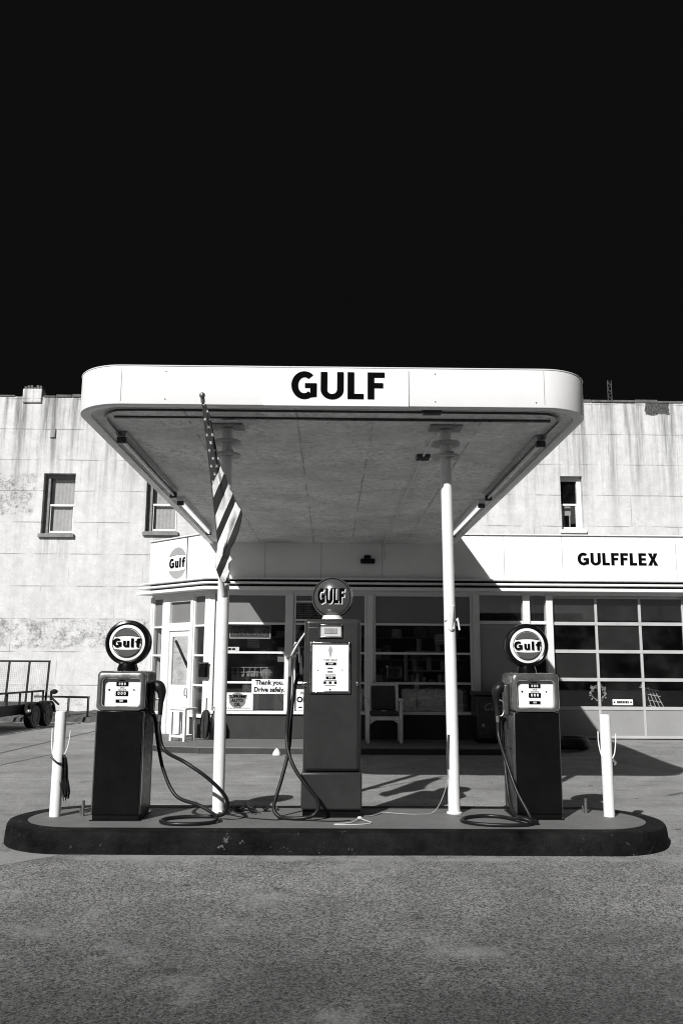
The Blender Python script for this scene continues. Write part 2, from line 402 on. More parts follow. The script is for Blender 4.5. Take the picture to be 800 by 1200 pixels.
def cr(pts, n=8):
    P = [Vector(p) for p in pts]; P = [P[0] * 2 - P[1]] + P + [P[-1] * 2 - P[-2]]
    out = []
    for i in range(1, len(P) - 2):
        a, b, c, d = P[i - 1], P[i], P[i + 1], P[i + 2]
        for k in range(n):
            t = k / n
            out.append(.5 * ((2 * b) + (c - a) * t + (2 * a - 5 * b + 4 * c - d) * t * t + (3 * b - a - 3 * c + d) * t ** 3))
    out.append(P[-2]); return out

def thing(name, label, cat, loc=(0, 0, 0), group=None, rz=0):
    o = bpy.data.objects.new(name, None); C.objects.link(o); o.location = loc; o.rotation_euler = (0, 0, rz)
    o.empty_display_size = .1
    o['label'] = label; o['category'] = cat
    if group: o['group'] = group
    return o
def tag(o, label, cat, group=None):
    o['label'] = label; o['category'] = cat
    if group: o['group'] = group
    return o
def struct(o): o['kind'] = 'structure'; return o
def copy_tree(o, parent=None):
    c = o.copy(); C.objects.link(c)
    if parent is not None: c.parent = parent
    for ch in list(o.children): copy_tree(ch, c)
    return c

# ------------------------------------------------------------------ letters (unit cap height, polygons in XZ)
def arc(cx, cz, rx, rz, a0, a1, n=14):
    return [(cx + rx * math.cos(R(a0 + (a1 - a0) * k / n)), cz + rz * math.sin(R(a0 + (a1 - a0) * k / n))) for k in range(n + 1)]
def glyph(ch, t=.2):
    if ch == 'G':
        w = .82; o = arc(.42, .5, .42, .52, 48, 300, 22)
        i = arc(.42, .5, .42 - t * 1.02, .52 - t, 312, 52, 20)
        return o + [(w, .07), (w, .57), (.44, .57), (.44, .57 - t * .8), (w - t, .57 - t * .8), (w - t, .2)] + [p for p in i if p[0] < w - t - .01], w
    if ch == 'U':
        w = .74; o = [(0, 1)] + arc(w / 2, .34, w / 2, .36, 180, 360, 16) + [(w, 1), (w - t, 1)] + arc(w / 2, .34, w / 2 - t, .36 - t * .9, 360, 180, 14) + [(t, 1)]
        return o, w
    if ch == 'L': return [(0, 0), (.52, 0), (.52, t * .88), (t, t * .88), (t, 1), (0, 1)], .52
    if ch == 'F': return [(0, 0), (t, 0), (t, .42), (.5, .42), (.5, .42 + t * .85), (t, .42 + t * .85), (t, 1 - t * .88), (.55, 1 - t * .88), (.55, 1), (0, 1)], .55
    if ch == 'E': return [(0, 0), (.56, 0), (.56, t * .88), (t, t * .88), (t, .42), (.52, .42), (.52, .42 + t * .8), (t, .42 + t * .8), (t, 1 - t * .88), (.55, 1 - t * .88), (.55, 1), (0, 1)], .56
    if ch == 'X':
        d = t * 1.25
        return [(0, 0), (d, 0), (.36, .33), (.72 - d, 0), (.72, 0), (.48, .5), (.71, 1), (.71 - d, 1), (.36, .68), (.01 + d, 1), (.01, 1), (.24, .5)], .72
    if ch == 'u':
        w = .56; o = [(0, .72)] + arc(w / 2, .22, w / 2, .24, 180, 270, 8) + [(w - t, .06), (w - t, 0), (w, 0), (w, .72), (w - t, .72)] + arc(w / 2, .25, w / 2 - t, .11, 360, 180, 8) + [(t, .72)]
        return o, w
    if ch == 'l': return [(0, 0), (t, 0), (t, 1.02), (0, 1.02)], t
    if ch == 'f':
        a = .12
        return [(a, 0), (a + t, 0), (a + t, .54), (.48, .54), (.48, .70), (a + t, .70)] + [(a + t + .02, .80), (a + t + .08, .86), (.52, .86), (.52, 1.02), (.32, 1.02), (a + .05, .95), (a, .82)] + [(a, .70), (0, .70), (0, .54), (a, .54)], .52
def word(mb, txt, x, z, h, d0, d1, mx=None, gap=.14, t=.2, wide=1., fit=None):
    gl = [glyph(c, t) for c in txt]
    tot = sum(g[1] for g in gl) + gap * (len(gl) - 1)
    sx = (fit / tot) if fit else h * wide
    cx = x
    for poly, w in gl:
        mb.prism([(cx + p[0] * sx, z + p[1] * h) for p in poly], d0, d1, mx)
        cx += (w + gap) * sx
    return mb

def text(name, body, size, mx, m, parent, bold=.0, depth=.002, align='CENTER', shear=0.):
    """flat lettering: turned into a mesh, lying in local XZ facing -Y, placed by the matrix mx (world)"""
    cu = bpy.data.curves.new(name, 'FONT'); cu.body = body; cu.size = size; cu.align_x = align; cu.align_y = 'CENTER'
    cu.offset = bold; cu.extrude = depth; cu.shear = shear; cu.space_line = .9; cu.resolution_u = 3
    tmp = bpy.data.objects.new(name, cu); C.objects.link(tmp)
    dg = bpy.context.evaluated_depsgraph_get()
    me = bpy.data.meshes.new_from_object(tmp.evaluated_get(dg))
    bpy.data.objects.remove(tmp); bpy.data.curves.remove(cu)
    rot = Matrix.Rotation(PI / 2, 4, 'X')
    org = Vector((0, 0, 0)); p = parent
    while p is not None: org += p.location; p = p.parent
    me.transform(Matrix.Translation(-org) @ mx @ rot)
    me.materials.clear(); me.materials.append(m)
    o = bpy.data.objects.new(name, me); C.objects.link(o); o.parent = parent
    return o
T = Matrix.Translation

# ------------------------------------------------------------------ camera, light, sky
TH, YAW, ROLL = R(10.04), R(.70), R(.35)
fwd = Vector((math.sin(YAW) * math.cos(TH), math.cos(YAW) * math.cos(TH), math.sin(TH)))
rt = fwd.cross(Vector((0, 0, 1))).normalized(); up = rt.cross(fwd)
rr = rt * math.cos(ROLL) + up * math.sin(ROLL); uu = up * math.cos(ROLL) - rt * math.sin(ROLL)
cam = bpy.data.cameras.new('camera'); co = bpy.data.objects.new('camera', cam); C.objects.link(co)
co.matrix_world = Matrix(((rr.x, uu.x, -fwd.x, 0), (rr.y, uu.y, -fwd.y, 0), (rr.z, uu.z, -fwd.z, 1.6), (0, 0, 0, 1)))
cam.sensor_fit = 'VERTICAL'; cam.sensor_height = 36; cam.lens = 30.; cam.clip_end = 2000; cam.clip_start = .05
S.camera = co

to_sun = Vector((-.70, -1.28, 1.)).normalized()
EL = math.asin(to_sun.z); AZ = math.atan2(to_sun.x, to_sun.y)
sl = bpy.data.lights.new('sun', 'SUN'); sl.energy = 4.6; sl.angle = R(.53); sl.color = (1, .99, .975)
so = bpy.data.objects.new('sun', sl); C.objects.link(so); so.rotation_euler = to_sun.to_track_quat('Z', 'Y').to_euler(); so.location = (-10, -20, 20)

w = bpy.data.worlds.new('World'); S.world = w; w.use_nodes = True
wn = w.node_tree.nodes; wl = w.node_tree.links; bg = wn['Background']
sky = wn.new('ShaderNodeTexSky'); sky.sky_type = 'NISHITA'; sky.sun_disc = False
sky.sun_elevation = EL; sky.sun_rotation = AZ % (2 * PI); sky.air_density = 1.; sky.dust_density = 1.5; sky.ozone_density = 2.; sky.altitude = 0
# black-and-white picture taken through a deep red filter: keep only the red light that the blue does not drown
sp = wn.new('ShaderNodeSeparateColor'); wl.new(sky.outputs[0], sp.inputs[0])
m1 = wn.new('ShaderNodeMath'); m1.operation = 'MULTIPLY'; wl.new(sp.outputs[2], m1.inputs[0]); m1.inputs[1].default_value = .66
m2 = wn.new('ShaderNodeMath'); m2.operation = 'SUBTRACT'; wl.new(sp.outputs[0], m2.inputs[0]); wl.new(m1.outputs[0], m2.inputs[1])
m3 = wn.new('ShaderNodeMath'); m3.operation = 'MAXIMUM'; wl.new(m2.outputs[0], m3.inputs[0]); m3.inputs[1].default_value = .050
cb = wn.new('ShaderNodeCombineColor')
for i in range(3): wl.new(m3.outputs[0], cb.inputs[i])
wl.new(cb.outputs[0], bg.inputs[0]); bg.inputs[1].default_value = .07

S.view_settings.view_transform = 'Standard'; S.view_settings.look = 'None'; S.view_settings.exposure = .30; S.view_settings.gamma = 1.
S.view_settings.use_curve_mapping = False
S.render.engine = 'CYCLES'
S.cycles.max_bounces = 8; S.cycles.transparent_max_bounces = 12; S.cycles.diffuse_bounces = 4; S.cycles.glossy_bounces = 4
S.cycles.use_denoising = True; S.cycles.filter_width = 1.05
S.cycles.sample_clamp_indirect = 6.; S.cycles.caustics_reflective = False; S.cycles.caustics_refractive = False

# ------------------------------------------------------------------ ground
def gz(x, y):   # the lot rises a hand's breadth to the garage door
    k = min(max((y - 14.) / 3.2, 0), 1) * min(max((x - 3.6) / 1.5, 0), 1)
    return .125 * k * k * (3 - 2 * k)
mb = MB()
xs = [-300, -60, -20, -9, -6, -3, 0, 2, 3, 3.4, 3.8, 4.2, 4.6, 5, 5.5, 6, 8, 12, 20, 60, 300]
ys = [-300, -60, -15, -4, 0, 4, 7, 10, 12, 13.4, 14, 14.4, 14.8, 15.2, 15.6, 16, 16.4, 16.8, 17.2, 17.6, 20, 26, 60, 300]
for y in ys:
    for x in xs: mb.v.append((x, y, gz(x, y)))
nx = len(xs)
for j in range(len(ys) - 1):
    for i in range(nx - 1): mb.f.append((j * nx + i, j * nx + i + 1, (j + 1) * nx + i + 1, (j + 1) * nx + i))
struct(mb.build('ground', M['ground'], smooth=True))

mb = MB(); mb.box(-7.75, -7.60, 14., 19.7, -.05, .004); o = None
mb = MB(); mb.add([(-7.44, 19.2, .004), (-7.30, 19.2, .004), (-6.97, 22.3, .004), (-7.11, 22.3, .004)], [(0, 1, 2, 3)])
struct(mb.build('parking_line', M['line']))

# pump island: painted kerb ring with a paler pad inside
IX0, IX1, IY0, IY1, IZ = -2.93, 3.10, 7.62, 9.03, .18
def stadium(off, n=22):
    r = (IY1 - IY0) / 2 - off; cy = (IY0 + IY1) / 2
    a = [( IX1 - off - r + r * math.cos(R(-90 + 180 * k / n)), cy + r * math.sin(R(-90 + 180 * k / n))) for k in range(n + 1)]
    b = [( IX0 + off + r + r * math.cos(R(90 + 180 * k / n)), cy + r * math.sin(R(90 + 180 * k / n))) for k in range(n + 1)]
    return a + b
sec = [(-.022, -.03), (-.018, .03), (-.012, .10), (-.004, .150), (.010, .174), (.035, .182), (.17, .184), (.17, .12)]
mb = MB(); L = [stadium(o_) for o_, _ in sec]; n = len(L[0])
# subdivide long straights so that the painted edge wavers a little
def densify(loop, step=.12):
    out = []
    for i in range(len(loop)):
        a = Vector(loop[i]); b = Vector(loop[(i + 1) % len(loop)]); k = max(1, int((b - a).length / step))
        if len(out) > 4000: break
        out += [a.lerp(b, j / k) for j in range(k)]
    return out
base = stadium(0)
L = []
for off, z in sec:
    lp = stadium(off); out = []
    for i in range(len(lp)):
        a = Vector(lp[i]); b = Vector(lp[(i + 1) % len(lp)]); k = 46 if i == len(lp) - 1 or i == 22 else 1
        out += [a.lerp(b, j / k) for j in range(k)]
    L.append(out)
n = len(L[0]); rnd = random.Random(3)
wob = [0.] * n
for _ in range(26):
    c0 = rnd.randrange(n); a_ = rnd.uniform(-.009, .009); ww = rnd.uniform(1.5, 5)
    for i in range(n):
        d = min((i - c0) % n, (c0 - i) % n); wob[i] += a_ * math.exp(-(d / ww) ** 2)
for li, (lp, (off, z)) in enumerate(zip(L, sec)):
    for i, p in enumerate(lp):
        q = wob[i] if li < 6 else 0
        mb.v.append((p.x, p.y + (q if p.y > 8.3 else -q), z + (wob[(i * 3) % n] * .4 if 2 <= li < 6 else 0)))
for j in range(len(sec) - 1):
    for i in range(n): mb.f.append((j * n + i, j * n + (i + 1) % n, (j + 1) * n + (i + 1) % n, (j + 1) * n + i))
isl = struct(mb.build('pump_island', M['kerb'], smooth=True))
mb = MB(); lp = L[-1]; mb.plan([(p.x, p.y) for p in lp], .10, .180)
mb.build('pad', M['pad'], isl)

# raised walk in front of the station
A = Vector((-2.45, 17.5)); cd = Vector((-1, 1)).normalized(); cn = Vector((-1, -1)).normalized()
def ch(d, out=0.): p = A + cd * d + cn * out; return (p.x, p.y)
walk = [(4.15, 17.5), (-2.45, 17.5), ch(2.1), ch(2.6, .3)]
fr = [ch(2.3, 1.0), ch(1.6, 1.35)] + [(-3.0, 15.95), (-2.3, 15.75), (-1.0, 15.72), (4.0, 15.72), (4.12, 15.8), (4.15, 15.95)]
poly = walk + fr
mb = MB(); mb.plan(poly, -.05, .112)
pw = struct(mb.build('walkway', M['platform'], bevel=.015))
mb = MB()
edge = [Vector((p[0], p[1])) for p in fr]
for i in range(len(edge) - 1):
    a, b = edge[i], edge[i + 1]; d = (b - a).normalized(); nn = Vector((d.y, -d.x))
    q = [a, b, b + nn * .035, a + nn * .035]
    mb.plan([(p.x, p.y) for p in q], -.05, .095)
mb.build('kerb_edge', M['platform_edge'], pw)

# weedy kerb strip along the foot of the masonry wall
mb = MB(); rnd = random.Random(5)
K = 60
for i in range(K + 1):
    x = -16 + 12.2 * i / K
    for j, (y, z) in enumerate(((23.62, -.02), (23.66, .10), (23.8, .15), (24.4, .20), (25.2, .24))):
        yy = y + .035 * (x + 6.4)*0 + rnd.uniform(-.03, .03)
        mb.v.append((x, yy, z + rnd.uniform(-.03, .03) * (j > 0)))
for i in range(K):
    for j in range(4): mb.f.append((i * 5 + j, (i + 1) * 5 + j, (i + 1) * 5 + j + 1, i * 5 + j + 1))
struct(mb.build('kerb_strip', M['rough_kerb'], smooth=True))

# ------------------------------------------------------------------ masonry building behind
def wall_holes(mb, x0, x1, z0, z1, y, holes, depth):
    X = sorted({x0, x1, *[h[0] for h in holes], *[h[1] for h in holes]}); Z = sorted({z0, z1, *[h[2] for h in holes], *[h[3] for h in holes]})
    for a, b in zip(X, X[1:]):
        for c, d in zip(Z, Z[1:]):
            if any(h[0] <= a and b <= h[1] and h[2] <= c and d <= h[3] for h in holes): continue
            mb.add([(a, y, c), (b, y, c), (b, y, d), (a, y, d)], [(0, 1, 2, 3)])
    for a, b, c, d in holes:
        mb.add([(a, y, c), (b, y, c), (b, y, d), (a, y, d), (a, y + depth, c), (b, y + depth, c), (b, y + depth, d), (a, y + depth, d)],
               [(0, 1, 5, 4), (3, 7, 6, 2), (0, 4, 7, 3), (1, 2, 6, 5)])
BY = 25.
bld = thing('masonry_building', 'tall old whitewashed masonry building with stained flaking plaster behind the station', 'building', (0, BY, 0))
wins = [(-8.56, -7.62, 5.30, 7.13), (-5.50, -4.56, 5.38, 7.13), (6.86, 7.52, 5.54, 7.18)]
mb = MB(); wall_holes(mb, -28, 28, 0, 9.5, BY, wins, .32)
mb.add([(-28, BY, 0), (-28, BY + 16, 0), (-28, BY + 16, 9.5), (-28, BY, 9.5), (28, BY, 0), (28, BY + 16, 0), (28, BY + 16, 9.5), (28, BY, 9.5)], [(0, 1, 2, 3), (4, 5, 6, 7), (1, 2, 6, 5)])
mb.build('wall', M['plaster'], bld)
mb = MB(); mb.box(-27.9, 27.9, BY + .4, BY + 15.9, 8.9, 9.0); mb.build('roof', M['brick_cap'], bld)
rnd = random.Random(11); x = -28.; mb = MB()
while x < 28:
    if x > -9.4 and mb.v and mb.v[0][0] < -20: mb.build('parapet_cap', M['brick_cap'], bld, bevel=.012); mb = MB(); x = -8.75
    L_ = rnd.uniform(.35, .9); h = rnd.uniform(.03, .09)
    if not (-9.42 < x + L_ / 2 < -8.7): mb.box(x + .006, min(x + L_, 28.) - .006, BY - .03 + rnd.uniform(-.012, .012), BY + .30, 9.49, 9.50 + h)
    x += L_
mb.build('parapet_cap', M['brick_cap'], bld, bevel=.012)
mb = MB(); mb.box(-9.36, -8.78, BY - .06, BY + .4, 9.30, 9.74); st = mb.build('chimney', M['plaster'], bld, bevel=.03)
mb = MB()
for i in range(6): mb.box(-9.32 + i * .09, -9.25 + i * .09, BY - .03, BY + .3, 9.74, 9.76 + rnd.uniform(.02, .10))
mb.build('broken_cap', M['brick_cap'], st)
mb = MB(); mb.box(-8.62 + .15, -8.30, BY - .05, BY + .02, 8.22, 8.5); mb.build('bracket', M['plaster'], bld, bevel=.02)
for wi, (x0, x1, z0, z1) in enumerate(wins):
    fr_ = MB(); f = .09 if wi < 2 else .06
    yf = BY + .17
    fr_.box(x0, x0 + (.16 if wi < 2 else .05), yf, yf + .12, z0, z1).box(x1 - (.05 if wi < 2 else .13), x1, yf, yf + .12, z0, z1)
    xa, xb = x0 + (.16 if wi < 2 else .05), x1 - (.05 if wi < 2 else .13)
    fr_.box(xa, xb, yf, yf + .12, z1 - .12, z1).box(xa, xb, yf, yf + .12, z0, z0 + .06)
    wo = fr_.build('window', M['window_wood'] if wi < 2 else M['trim'], bld, bevel=.006)
    zm = (z0 + z1) / 2 - .02
    s_ = MB(); s_.box(xa, xb, yf + .03, yf + .07, zm - .03, zm + .03)
    s_.box(xa, xa + .04, yf + .05, yf + .09, z0 + .06, zm - .03).box(xb - .04, xb, yf + .05, yf + .09, z0 + .06, zm - .03).box(xa + .04, xb - .04, yf + .05, yf + .09, z0 + .06, z0 + .12)
    s_.build('sash', M['trim'], wo, bevel=.004)
    g_ = MB(); g_.box(xa + .002, xb - .002, yf + .078, yf + .084, z0 + .1, z1 - .121); g_.build('pane', M['glass'], wo)
    sl_ = MB(); sl_.box(x0 - .05, x1 + .06, BY - .09, BY + .17, z0 - .11, z0 + .004); sl_.build('sill', M['window_wood'] if wi < 2 else M['trim'], wo, bevel=.012)
    if wi < 2:
        c_ = MB(); K = 40
        for i in range(K + 1):
            xx = xa + .10 + (xb - xa - .10) * i / K; yy = yf + .14 + .004 * math.sin(i * .9 + wi)
            c_.v += [(xx, yy, z0 + (.05 if wi == 0 else .05)), (xx, yy, z1 - .12)]
        for i in range(K): c_.f.append((2 * i, 2 * i + 2, 2 * i + 3, 2 * i + 1))
        c_.build('curtain', M['curtain'], wo, smooth=True)
    else:
        c_ = MB(); c_.box(xa + .08, xa + .33, yf + .2, yf + .23, z0 + .5, z0 + .78).box(xa + .1, xa + .13, yf + .2, yf + .22, z0 + .06, z0 + .5).box(xa + .28, xa + .31, yf + .2, yf + .22, z0 + .06, z0 + .5)
        c_.build('chair_back', M['dimwhite'], wo)
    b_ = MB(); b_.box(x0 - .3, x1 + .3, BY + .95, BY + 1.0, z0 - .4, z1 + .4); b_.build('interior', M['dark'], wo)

# lattice aerial on the roof
ant = thing('roof_antenna', 'thin lattice aerial mast standing on the parapet of the masonry building', 'antenna', (8.66, BY + .2, 9.5))
mb = MB(); h0, h1 = 9.0, 10.37
for dx, dy in ((-.07, 0), (.07, 0), (0, .12)): mb.bar((8.66 + dx, BY + .5 + dy, h0), (8.66 + dx * .8, BY + .5 + dy * .8, h1), .018)
mb.build('mast', M['rust'], ant)
mb = MB(); z = h0
sgn = 1
while z < h1 - .1:
    mb.bar((8.66 - .065 * sgn, BY + .495, z), (8.66 + .065 * sgn, BY + .495, z + .11), .012); mb.bar((8.66 + .065 * sgn, BY + .505, z + .11), (8.66, BY + .6, z + .2), .012); z += .11; sgn = -sgn
mb.build('bracing', M['rust'], ant)

# ------------------------------------------------------------------ service station
FY = 17.5
stn = thing('service_station', 'low white gas station with big windows, garage door and slanted corner entrance', 'building', (0, FY, 0))
ZB, ZH = .112, 2.99     # walk level, head of the glazing
XE = 14.
# roof and fascia band (follows the slanted corner)
def plan_off(o, dend, xr=XE):
    k = math.tan(R(22.5)) * o
    return [(xr, FY - o), (A.x - k, FY - o), ch(dend, o)]
def strip(mb, o, z0, z1, back=.30, dend=2.12, xr=XE):
    f_ = plan_off(o, dend, xr); b_ = plan_off(-back, dend, xr)
    mb.plan(f_ + b_[::-1], z0, z1)
mb = MB(); strip(mb, .10, 3.30, 4.215, .2)
fas = mb.build('fascia', M['white'], stn, bevel=.02)
mb = MB(); strip(mb, .135, 4.217, 4.245, .2); mb.build('coping', M['trim'], fas, bevel=.006)
for sx in (-1.35, -.2, 1.05, 2.35, 3.55, 4.75, 7.1, 8.3):
    mb = MB(); mb.box(sx, sx + .012, FY - .104, FY - .09, 3.3, 4.21); mb.build('panel_joint', M['joint'], fas)
mb = MB()
for d_ in (.70,):
    p = Vector(ch(d_, .10)); q = Vector(ch(d_ + .03, .10))
    mb.plan([tuple(p), tuple(q), tuple(q + cn * .004), tuple(p + cn * .004)], 3.3, 4.21)
mb.build('panel_joint', M['side'], fas)
cor = None
for (o_, z0, z1) in ((.235, 3.268, 3.299), (.25, 3.172, 3.214), (.27, 3.05, 3.117)):
    mb = MB(); strip(mb, o_, z0, z1, .2, 2.12 + o_ * .75)
    if cor is None: cor = mb.build('cornice', M['white'], stn, bevel=.009, seg=2)
    else: mb.build('cornice_band', M['white'], cor, bevel=.010, seg=2)
mb = MB(); strip(mb, .05, 3.052, 3.299, .18, 2.11); mb.build('cornice_shade_backing', M['black'], cor)  # black backing puts the shade between the bands into the colour
# everything structural that is not glass
mb = MB()
mb.plan([(XE, FY + .03), (A.x, FY + .03), ch(2.1, -.03), (ch(2.1)[0] + .02, 24.98), (XE, 24.98)], 3.29, 3.50)
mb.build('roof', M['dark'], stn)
mb = MB()   # base wall under the glass
mb.box(-2.40, 2.90, FY, FY + .18, ZB, .585)
p = [ch(-.03), ch(.60), ch(.60, -.18), ch(-.03, -.18)]; mb.plan(p, ZB, .50)
p = [ch(1.50), ch(2.1), ch(2.1, -.18), ch(1.50, -.18)]; mb.plan(p, ZB, .50)
mb.build('base_wall', M['base_wall'], stn, bevel=.006)
mb = MB()
fx_ = ch(2.1)[0]
mb.plan([ch(2.1, 0), (fx_, 19.6), (fx_ + .2, 19.6), ch(2.0, -.2)], .0, 3.29)   # flank wall with a wide window
mb.build('wall', M['white'], stn); mb = MB()
mb.box(fx_, fx_ + .2, 19.602, 24.4, 0, .7).box(fx_, fx_ + .2, 19.602, 24.4, 2.9, 3.29).box(fx_, fx_ + .2, 24.402, 24.99, 0, 3.29)
mb.build('wall', M['white'], stn); mb = MB()
mb.plan([(7.42, FY), (XE, FY), (XE, FY + .2), (7.42, FY + .2)], 0, ZH + .06)
mb.build('wall', M['white'], stn)
mb = MB()
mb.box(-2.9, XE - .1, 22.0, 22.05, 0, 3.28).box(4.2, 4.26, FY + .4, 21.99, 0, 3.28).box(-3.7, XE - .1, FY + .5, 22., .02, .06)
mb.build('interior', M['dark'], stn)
# sill, header
mb = MB(); mb.box(-2.40, 2.90, FY - .05, FY + .15, .587, .65)
p = [ch(-.03, .05), ch(.56, .05), ch(.56, -.15), ch(-.03, -.15)]; mb.plan(p, .502, .565)
p = [ch(1.54, .05), ch(2.08, .05), ch(2.08, -.15), ch(1.54, -.15)]; mb.plan(p, .502, .565)
mb.build('sill', M['trim'], stn, bevel=.008)
mb = MB(); mb.box(-2.45, XE, FY + .0, FY + .16, ZH, 3.049); p = [ch(0), ch(2.1), ch(2.1, -.16), ch(0.07, -.16)]; mb.plan(p, ZH, 3.049)
mb.build('header', M['trim'], stn)

# glazed bays of the front: x0, x1
rows = [(.65, 1.205), (1.205, 1.80), (1.80, 2.385), (2.385, ZH)]
def bay(x0, x1, first='window'):
    fr_ = MB(); w_ = .05
    fr_.box(x0, x0 + w_, FY + .02, FY + .10, .65, ZH).box(x1 - w_, x1, FY + .02, FY + .10, .65, ZH)
    for z in (1.205, 1.80, 2.385): fr_.box(x0 + w_, x1 - w_, FY + .025, FY + .09, z - .022, z + .022)
    fr_.box(x0 + w_, x1 - w_, FY + .02, FY + .10, ZH - .035, ZH)
    o = fr_.build('window', M['trim'], stn, bevel=.004)
    g_ = MB(); g_.box(x0 + w_, x1 - w_, FY + .055, FY + .061, .65, 2.363); g_.build('pane', M['glass'], o)
    g_ = MB(); g_.box(x0 + w_, x1 - w_, FY + .050, FY + .061, 2.408, ZH - .036); g_.build('transom_panel', M['grey_panel'], o)
    return o
bay(-2.34, -.87); bay(-.75, .745); bay(.875, 2.90)
for x0, x1, yo, z0 in ((-.868, -.752, .03, .652), (.747, .873, .03, .652), (2.902, 3.04, .03, ZB + .005), (3.93, 4.07, .04, ZB), (4.40, 4.535, .05, ZB), (7.24, 7.42, .05, .1)):
    mb = MB(); mb.box(x0, x1, FY - yo, FY + .15, z0, ZH); mb.build('mullion', M['trim'], stn, bevel=.006)
mb = MB(); mb.plan([(-2.345, FY - .02), (-2.345, FY + .12), (-2.50, FY + .12), ch(.14, -.1), ch(.14, .02), (A.x - .008, FY - .02)], ZB, ZH)
mb.build('corner_post', M['trim'], stn, bevel=.006)
# slanted corner glazing
def chbox(mb, d0, d1, o0, o1, z0, z1): mb.plan([ch(d0, o1), ch(d1, o1), ch(d1, o0), ch(d0, o0)], z0, z1)
for d0, d1 in ((.14, .56), (1.66, 2.06)):
    fr_ = MB(); w_ = .045
    chbox(fr_, d0, d0 + w_, -.1, -.01, .565, ZH); chbox(fr_, d1 - w_, d1, -.1, -.01, .565, ZH)
    for z in (1.14, 1.74, 2.345, ZH - .02): chbox(fr_, d0 + w_, d1 - w_, -.09, -.015, z - .022, z + .0195)
    o = fr_.build('window', M['trim'], stn, bevel=.004)
    g_ = MB(); chbox(g_, d0 + w_, d1 - w_, -.061, -.055, .566, 2.322); g_.build('pane', M['glass'], o)
    g_ = MB(); chbox(g_, d0 + w_, d1 - w_, -.061, -.05, 2.365, ZH - .043); g_.build('transom_panel', M['grey_panel'], o)
mb = MB()
chbox(mb, .562, .655, -.13, .012, ZB, ZH); chbox(mb, 1.40, 1.655, -.13, .012, ZB, ZH); chbox(mb, 2.062, 2.14, -.13, .012, ZB, ZH); chbox(mb, .656, 1.399, -.12, .010, 2.25, 2.42)
chbox(mb, .656, 1.399, -.12, .010, 2.86, ZH)
mb.build('door_frame', M['trim'], stn, bevel=.006)
g_ = MB(); chbox(g_, .656, 1.399, -.07, -.06, 2.421, 2.859); g_.build('transom_panel', M['grey_panel'], stn)
mb = MB()   # the entrance door: stiles and rails round one pane
chbox(mb, .66, .74, -.07, -.02, ZB, 2.248); chbox(mb, 1.31, 1.396, -.07, -.02, ZB, 2.248); chbox(mb, .742, 1.308, -.07, -.02, ZB, 1.13); chbox(mb, .742, 1.308, -.07, -.02, 2.13, 2.248)
door = mb.build('door', M['white'], stn, bevel=.005)
g_ = MB(); chbox(g_, .742, 1.308, -.05, -.044, 1.132, 2.128); g_.build('pane', M['glass'], door)
mb = MB(); hp = [Vector((*ch(.70, .0), .92)), Vector((*ch(.70, .05), .92)), Vector((*ch(.70, .055), 1.0)), Vector((*ch(.70, .05), 1.06)), Vector((*ch(.70, -.0), 1.06))]
mb.tube(hp, .013, 8); mb.build('handle', M['steel'], door, smooth=True)
mb = MB(); mb.bar((*ch(1.29, -.10), 2.05), (*ch(.76, -.10), 1.42), .05, .03); mb.build('diagonal_bar', M['black'], door)  # dark diagonal bar added behind the door pane
# grey side door with its transom light, and the narrow light beside it
mb = MB(); mb.box(3.042, 3.928, FY + .04, FY + .09, ZB, 2.40)
sd = mb.build('side_door', M['grey_door'], stn, bevel=.004)
mb = MB(); mb.box(3.042, 3.928, FY + .0, FY + .11, 2.402, 2.47); mb.build('transom_light', M['trim'], stn, bevel=.004)
mb = MB(); mb.box(4.072, 4.398, FY + .0, FY + .11, 2.402, 2.47); mb.build('window_bar', M['trim'], stn, bevel=.004)
mb = MB(); mb.box(4.072, 4.398, FY + .0, FY + .11, 1.26, 1.32); mb.build('window_bar', M['trim'], stn, bevel=.004)
mb = MB(); mb.box(4.072, 4.398, FY + .0, FY + .11, ZB, .62)
tl = mb.build('transom_light', M['trim'], stn, bevel=.004)
mb = MB(); mb.box(3.042, 3.928, FY + .05, FY + .056, 2.471, ZH - .001); mb.box(4.072, 4.398, FY + .05, FY + .056, 2.471, ZH - .001).box(4.072, 4.398, FY + .05, FY + .056, 1.321, 2.401).box(4.072, 4.398, FY + .05, FY + .056, .621, 1.259)
mb.build('pane', M['glass'], tl)
# sectional garage door
gx = [4.54, 5.44, 6.34, 7.235]; gzs = [.145, .735, 1.30, 1.862, 2.424, 2.985]
mb = MB(); yb0, yb1 = FY + .03, FY + .085
for z in gzs[1:5]: mb.box(gx[0], gx[-1], yb0, yb1, z - .034, z + .034)
mb.box(gx[0], gx[-1], yb0, yb1, gzs[-1] - .05, gzs[-1]).box(gx[0], gx[-1], yb0 - .004, yb1, gzs[0], gzs[0] + .055)
for a, b in zip(gzs, gzs[1:]):
    lo = a + (.034 if a > .2 else .055); hi = b - (.034 if b < 2.9 else .05)
    for k, x in enumerate(gx):
        ww = .026
        mb.box(max(x - ww, gx[0]), min(x + ww, gx[-1]), yb0 + .003, yb1 - .003, lo, hi)
gd = mb.build('garage_door', M['garage_bar'], stn, bevel=.005)
for j in range(1, 5):
    for i in range(3):
        g_ = MB(); g_.box(gx[i] + .027, gx[i + 1] - .027, FY + .055, FY + .061, gzs[j] + .035, gzs[j + 1] - (.035 if j < 4 else .051))
        g_.build('pane', M['glass_dusty'] if (i, j) in ((1, 3), (0, 2), (0, 4)) else M['glass'], gd)
for i in range(3):
    g_ = MB(); g_.box(gx[i] + .027, gx[i + 1] - .027, FY + .046, FY + .07, gzs[0] + .056, gzs[1] - .035); g_.build('lower_panel', M['garage_panel'], gd)
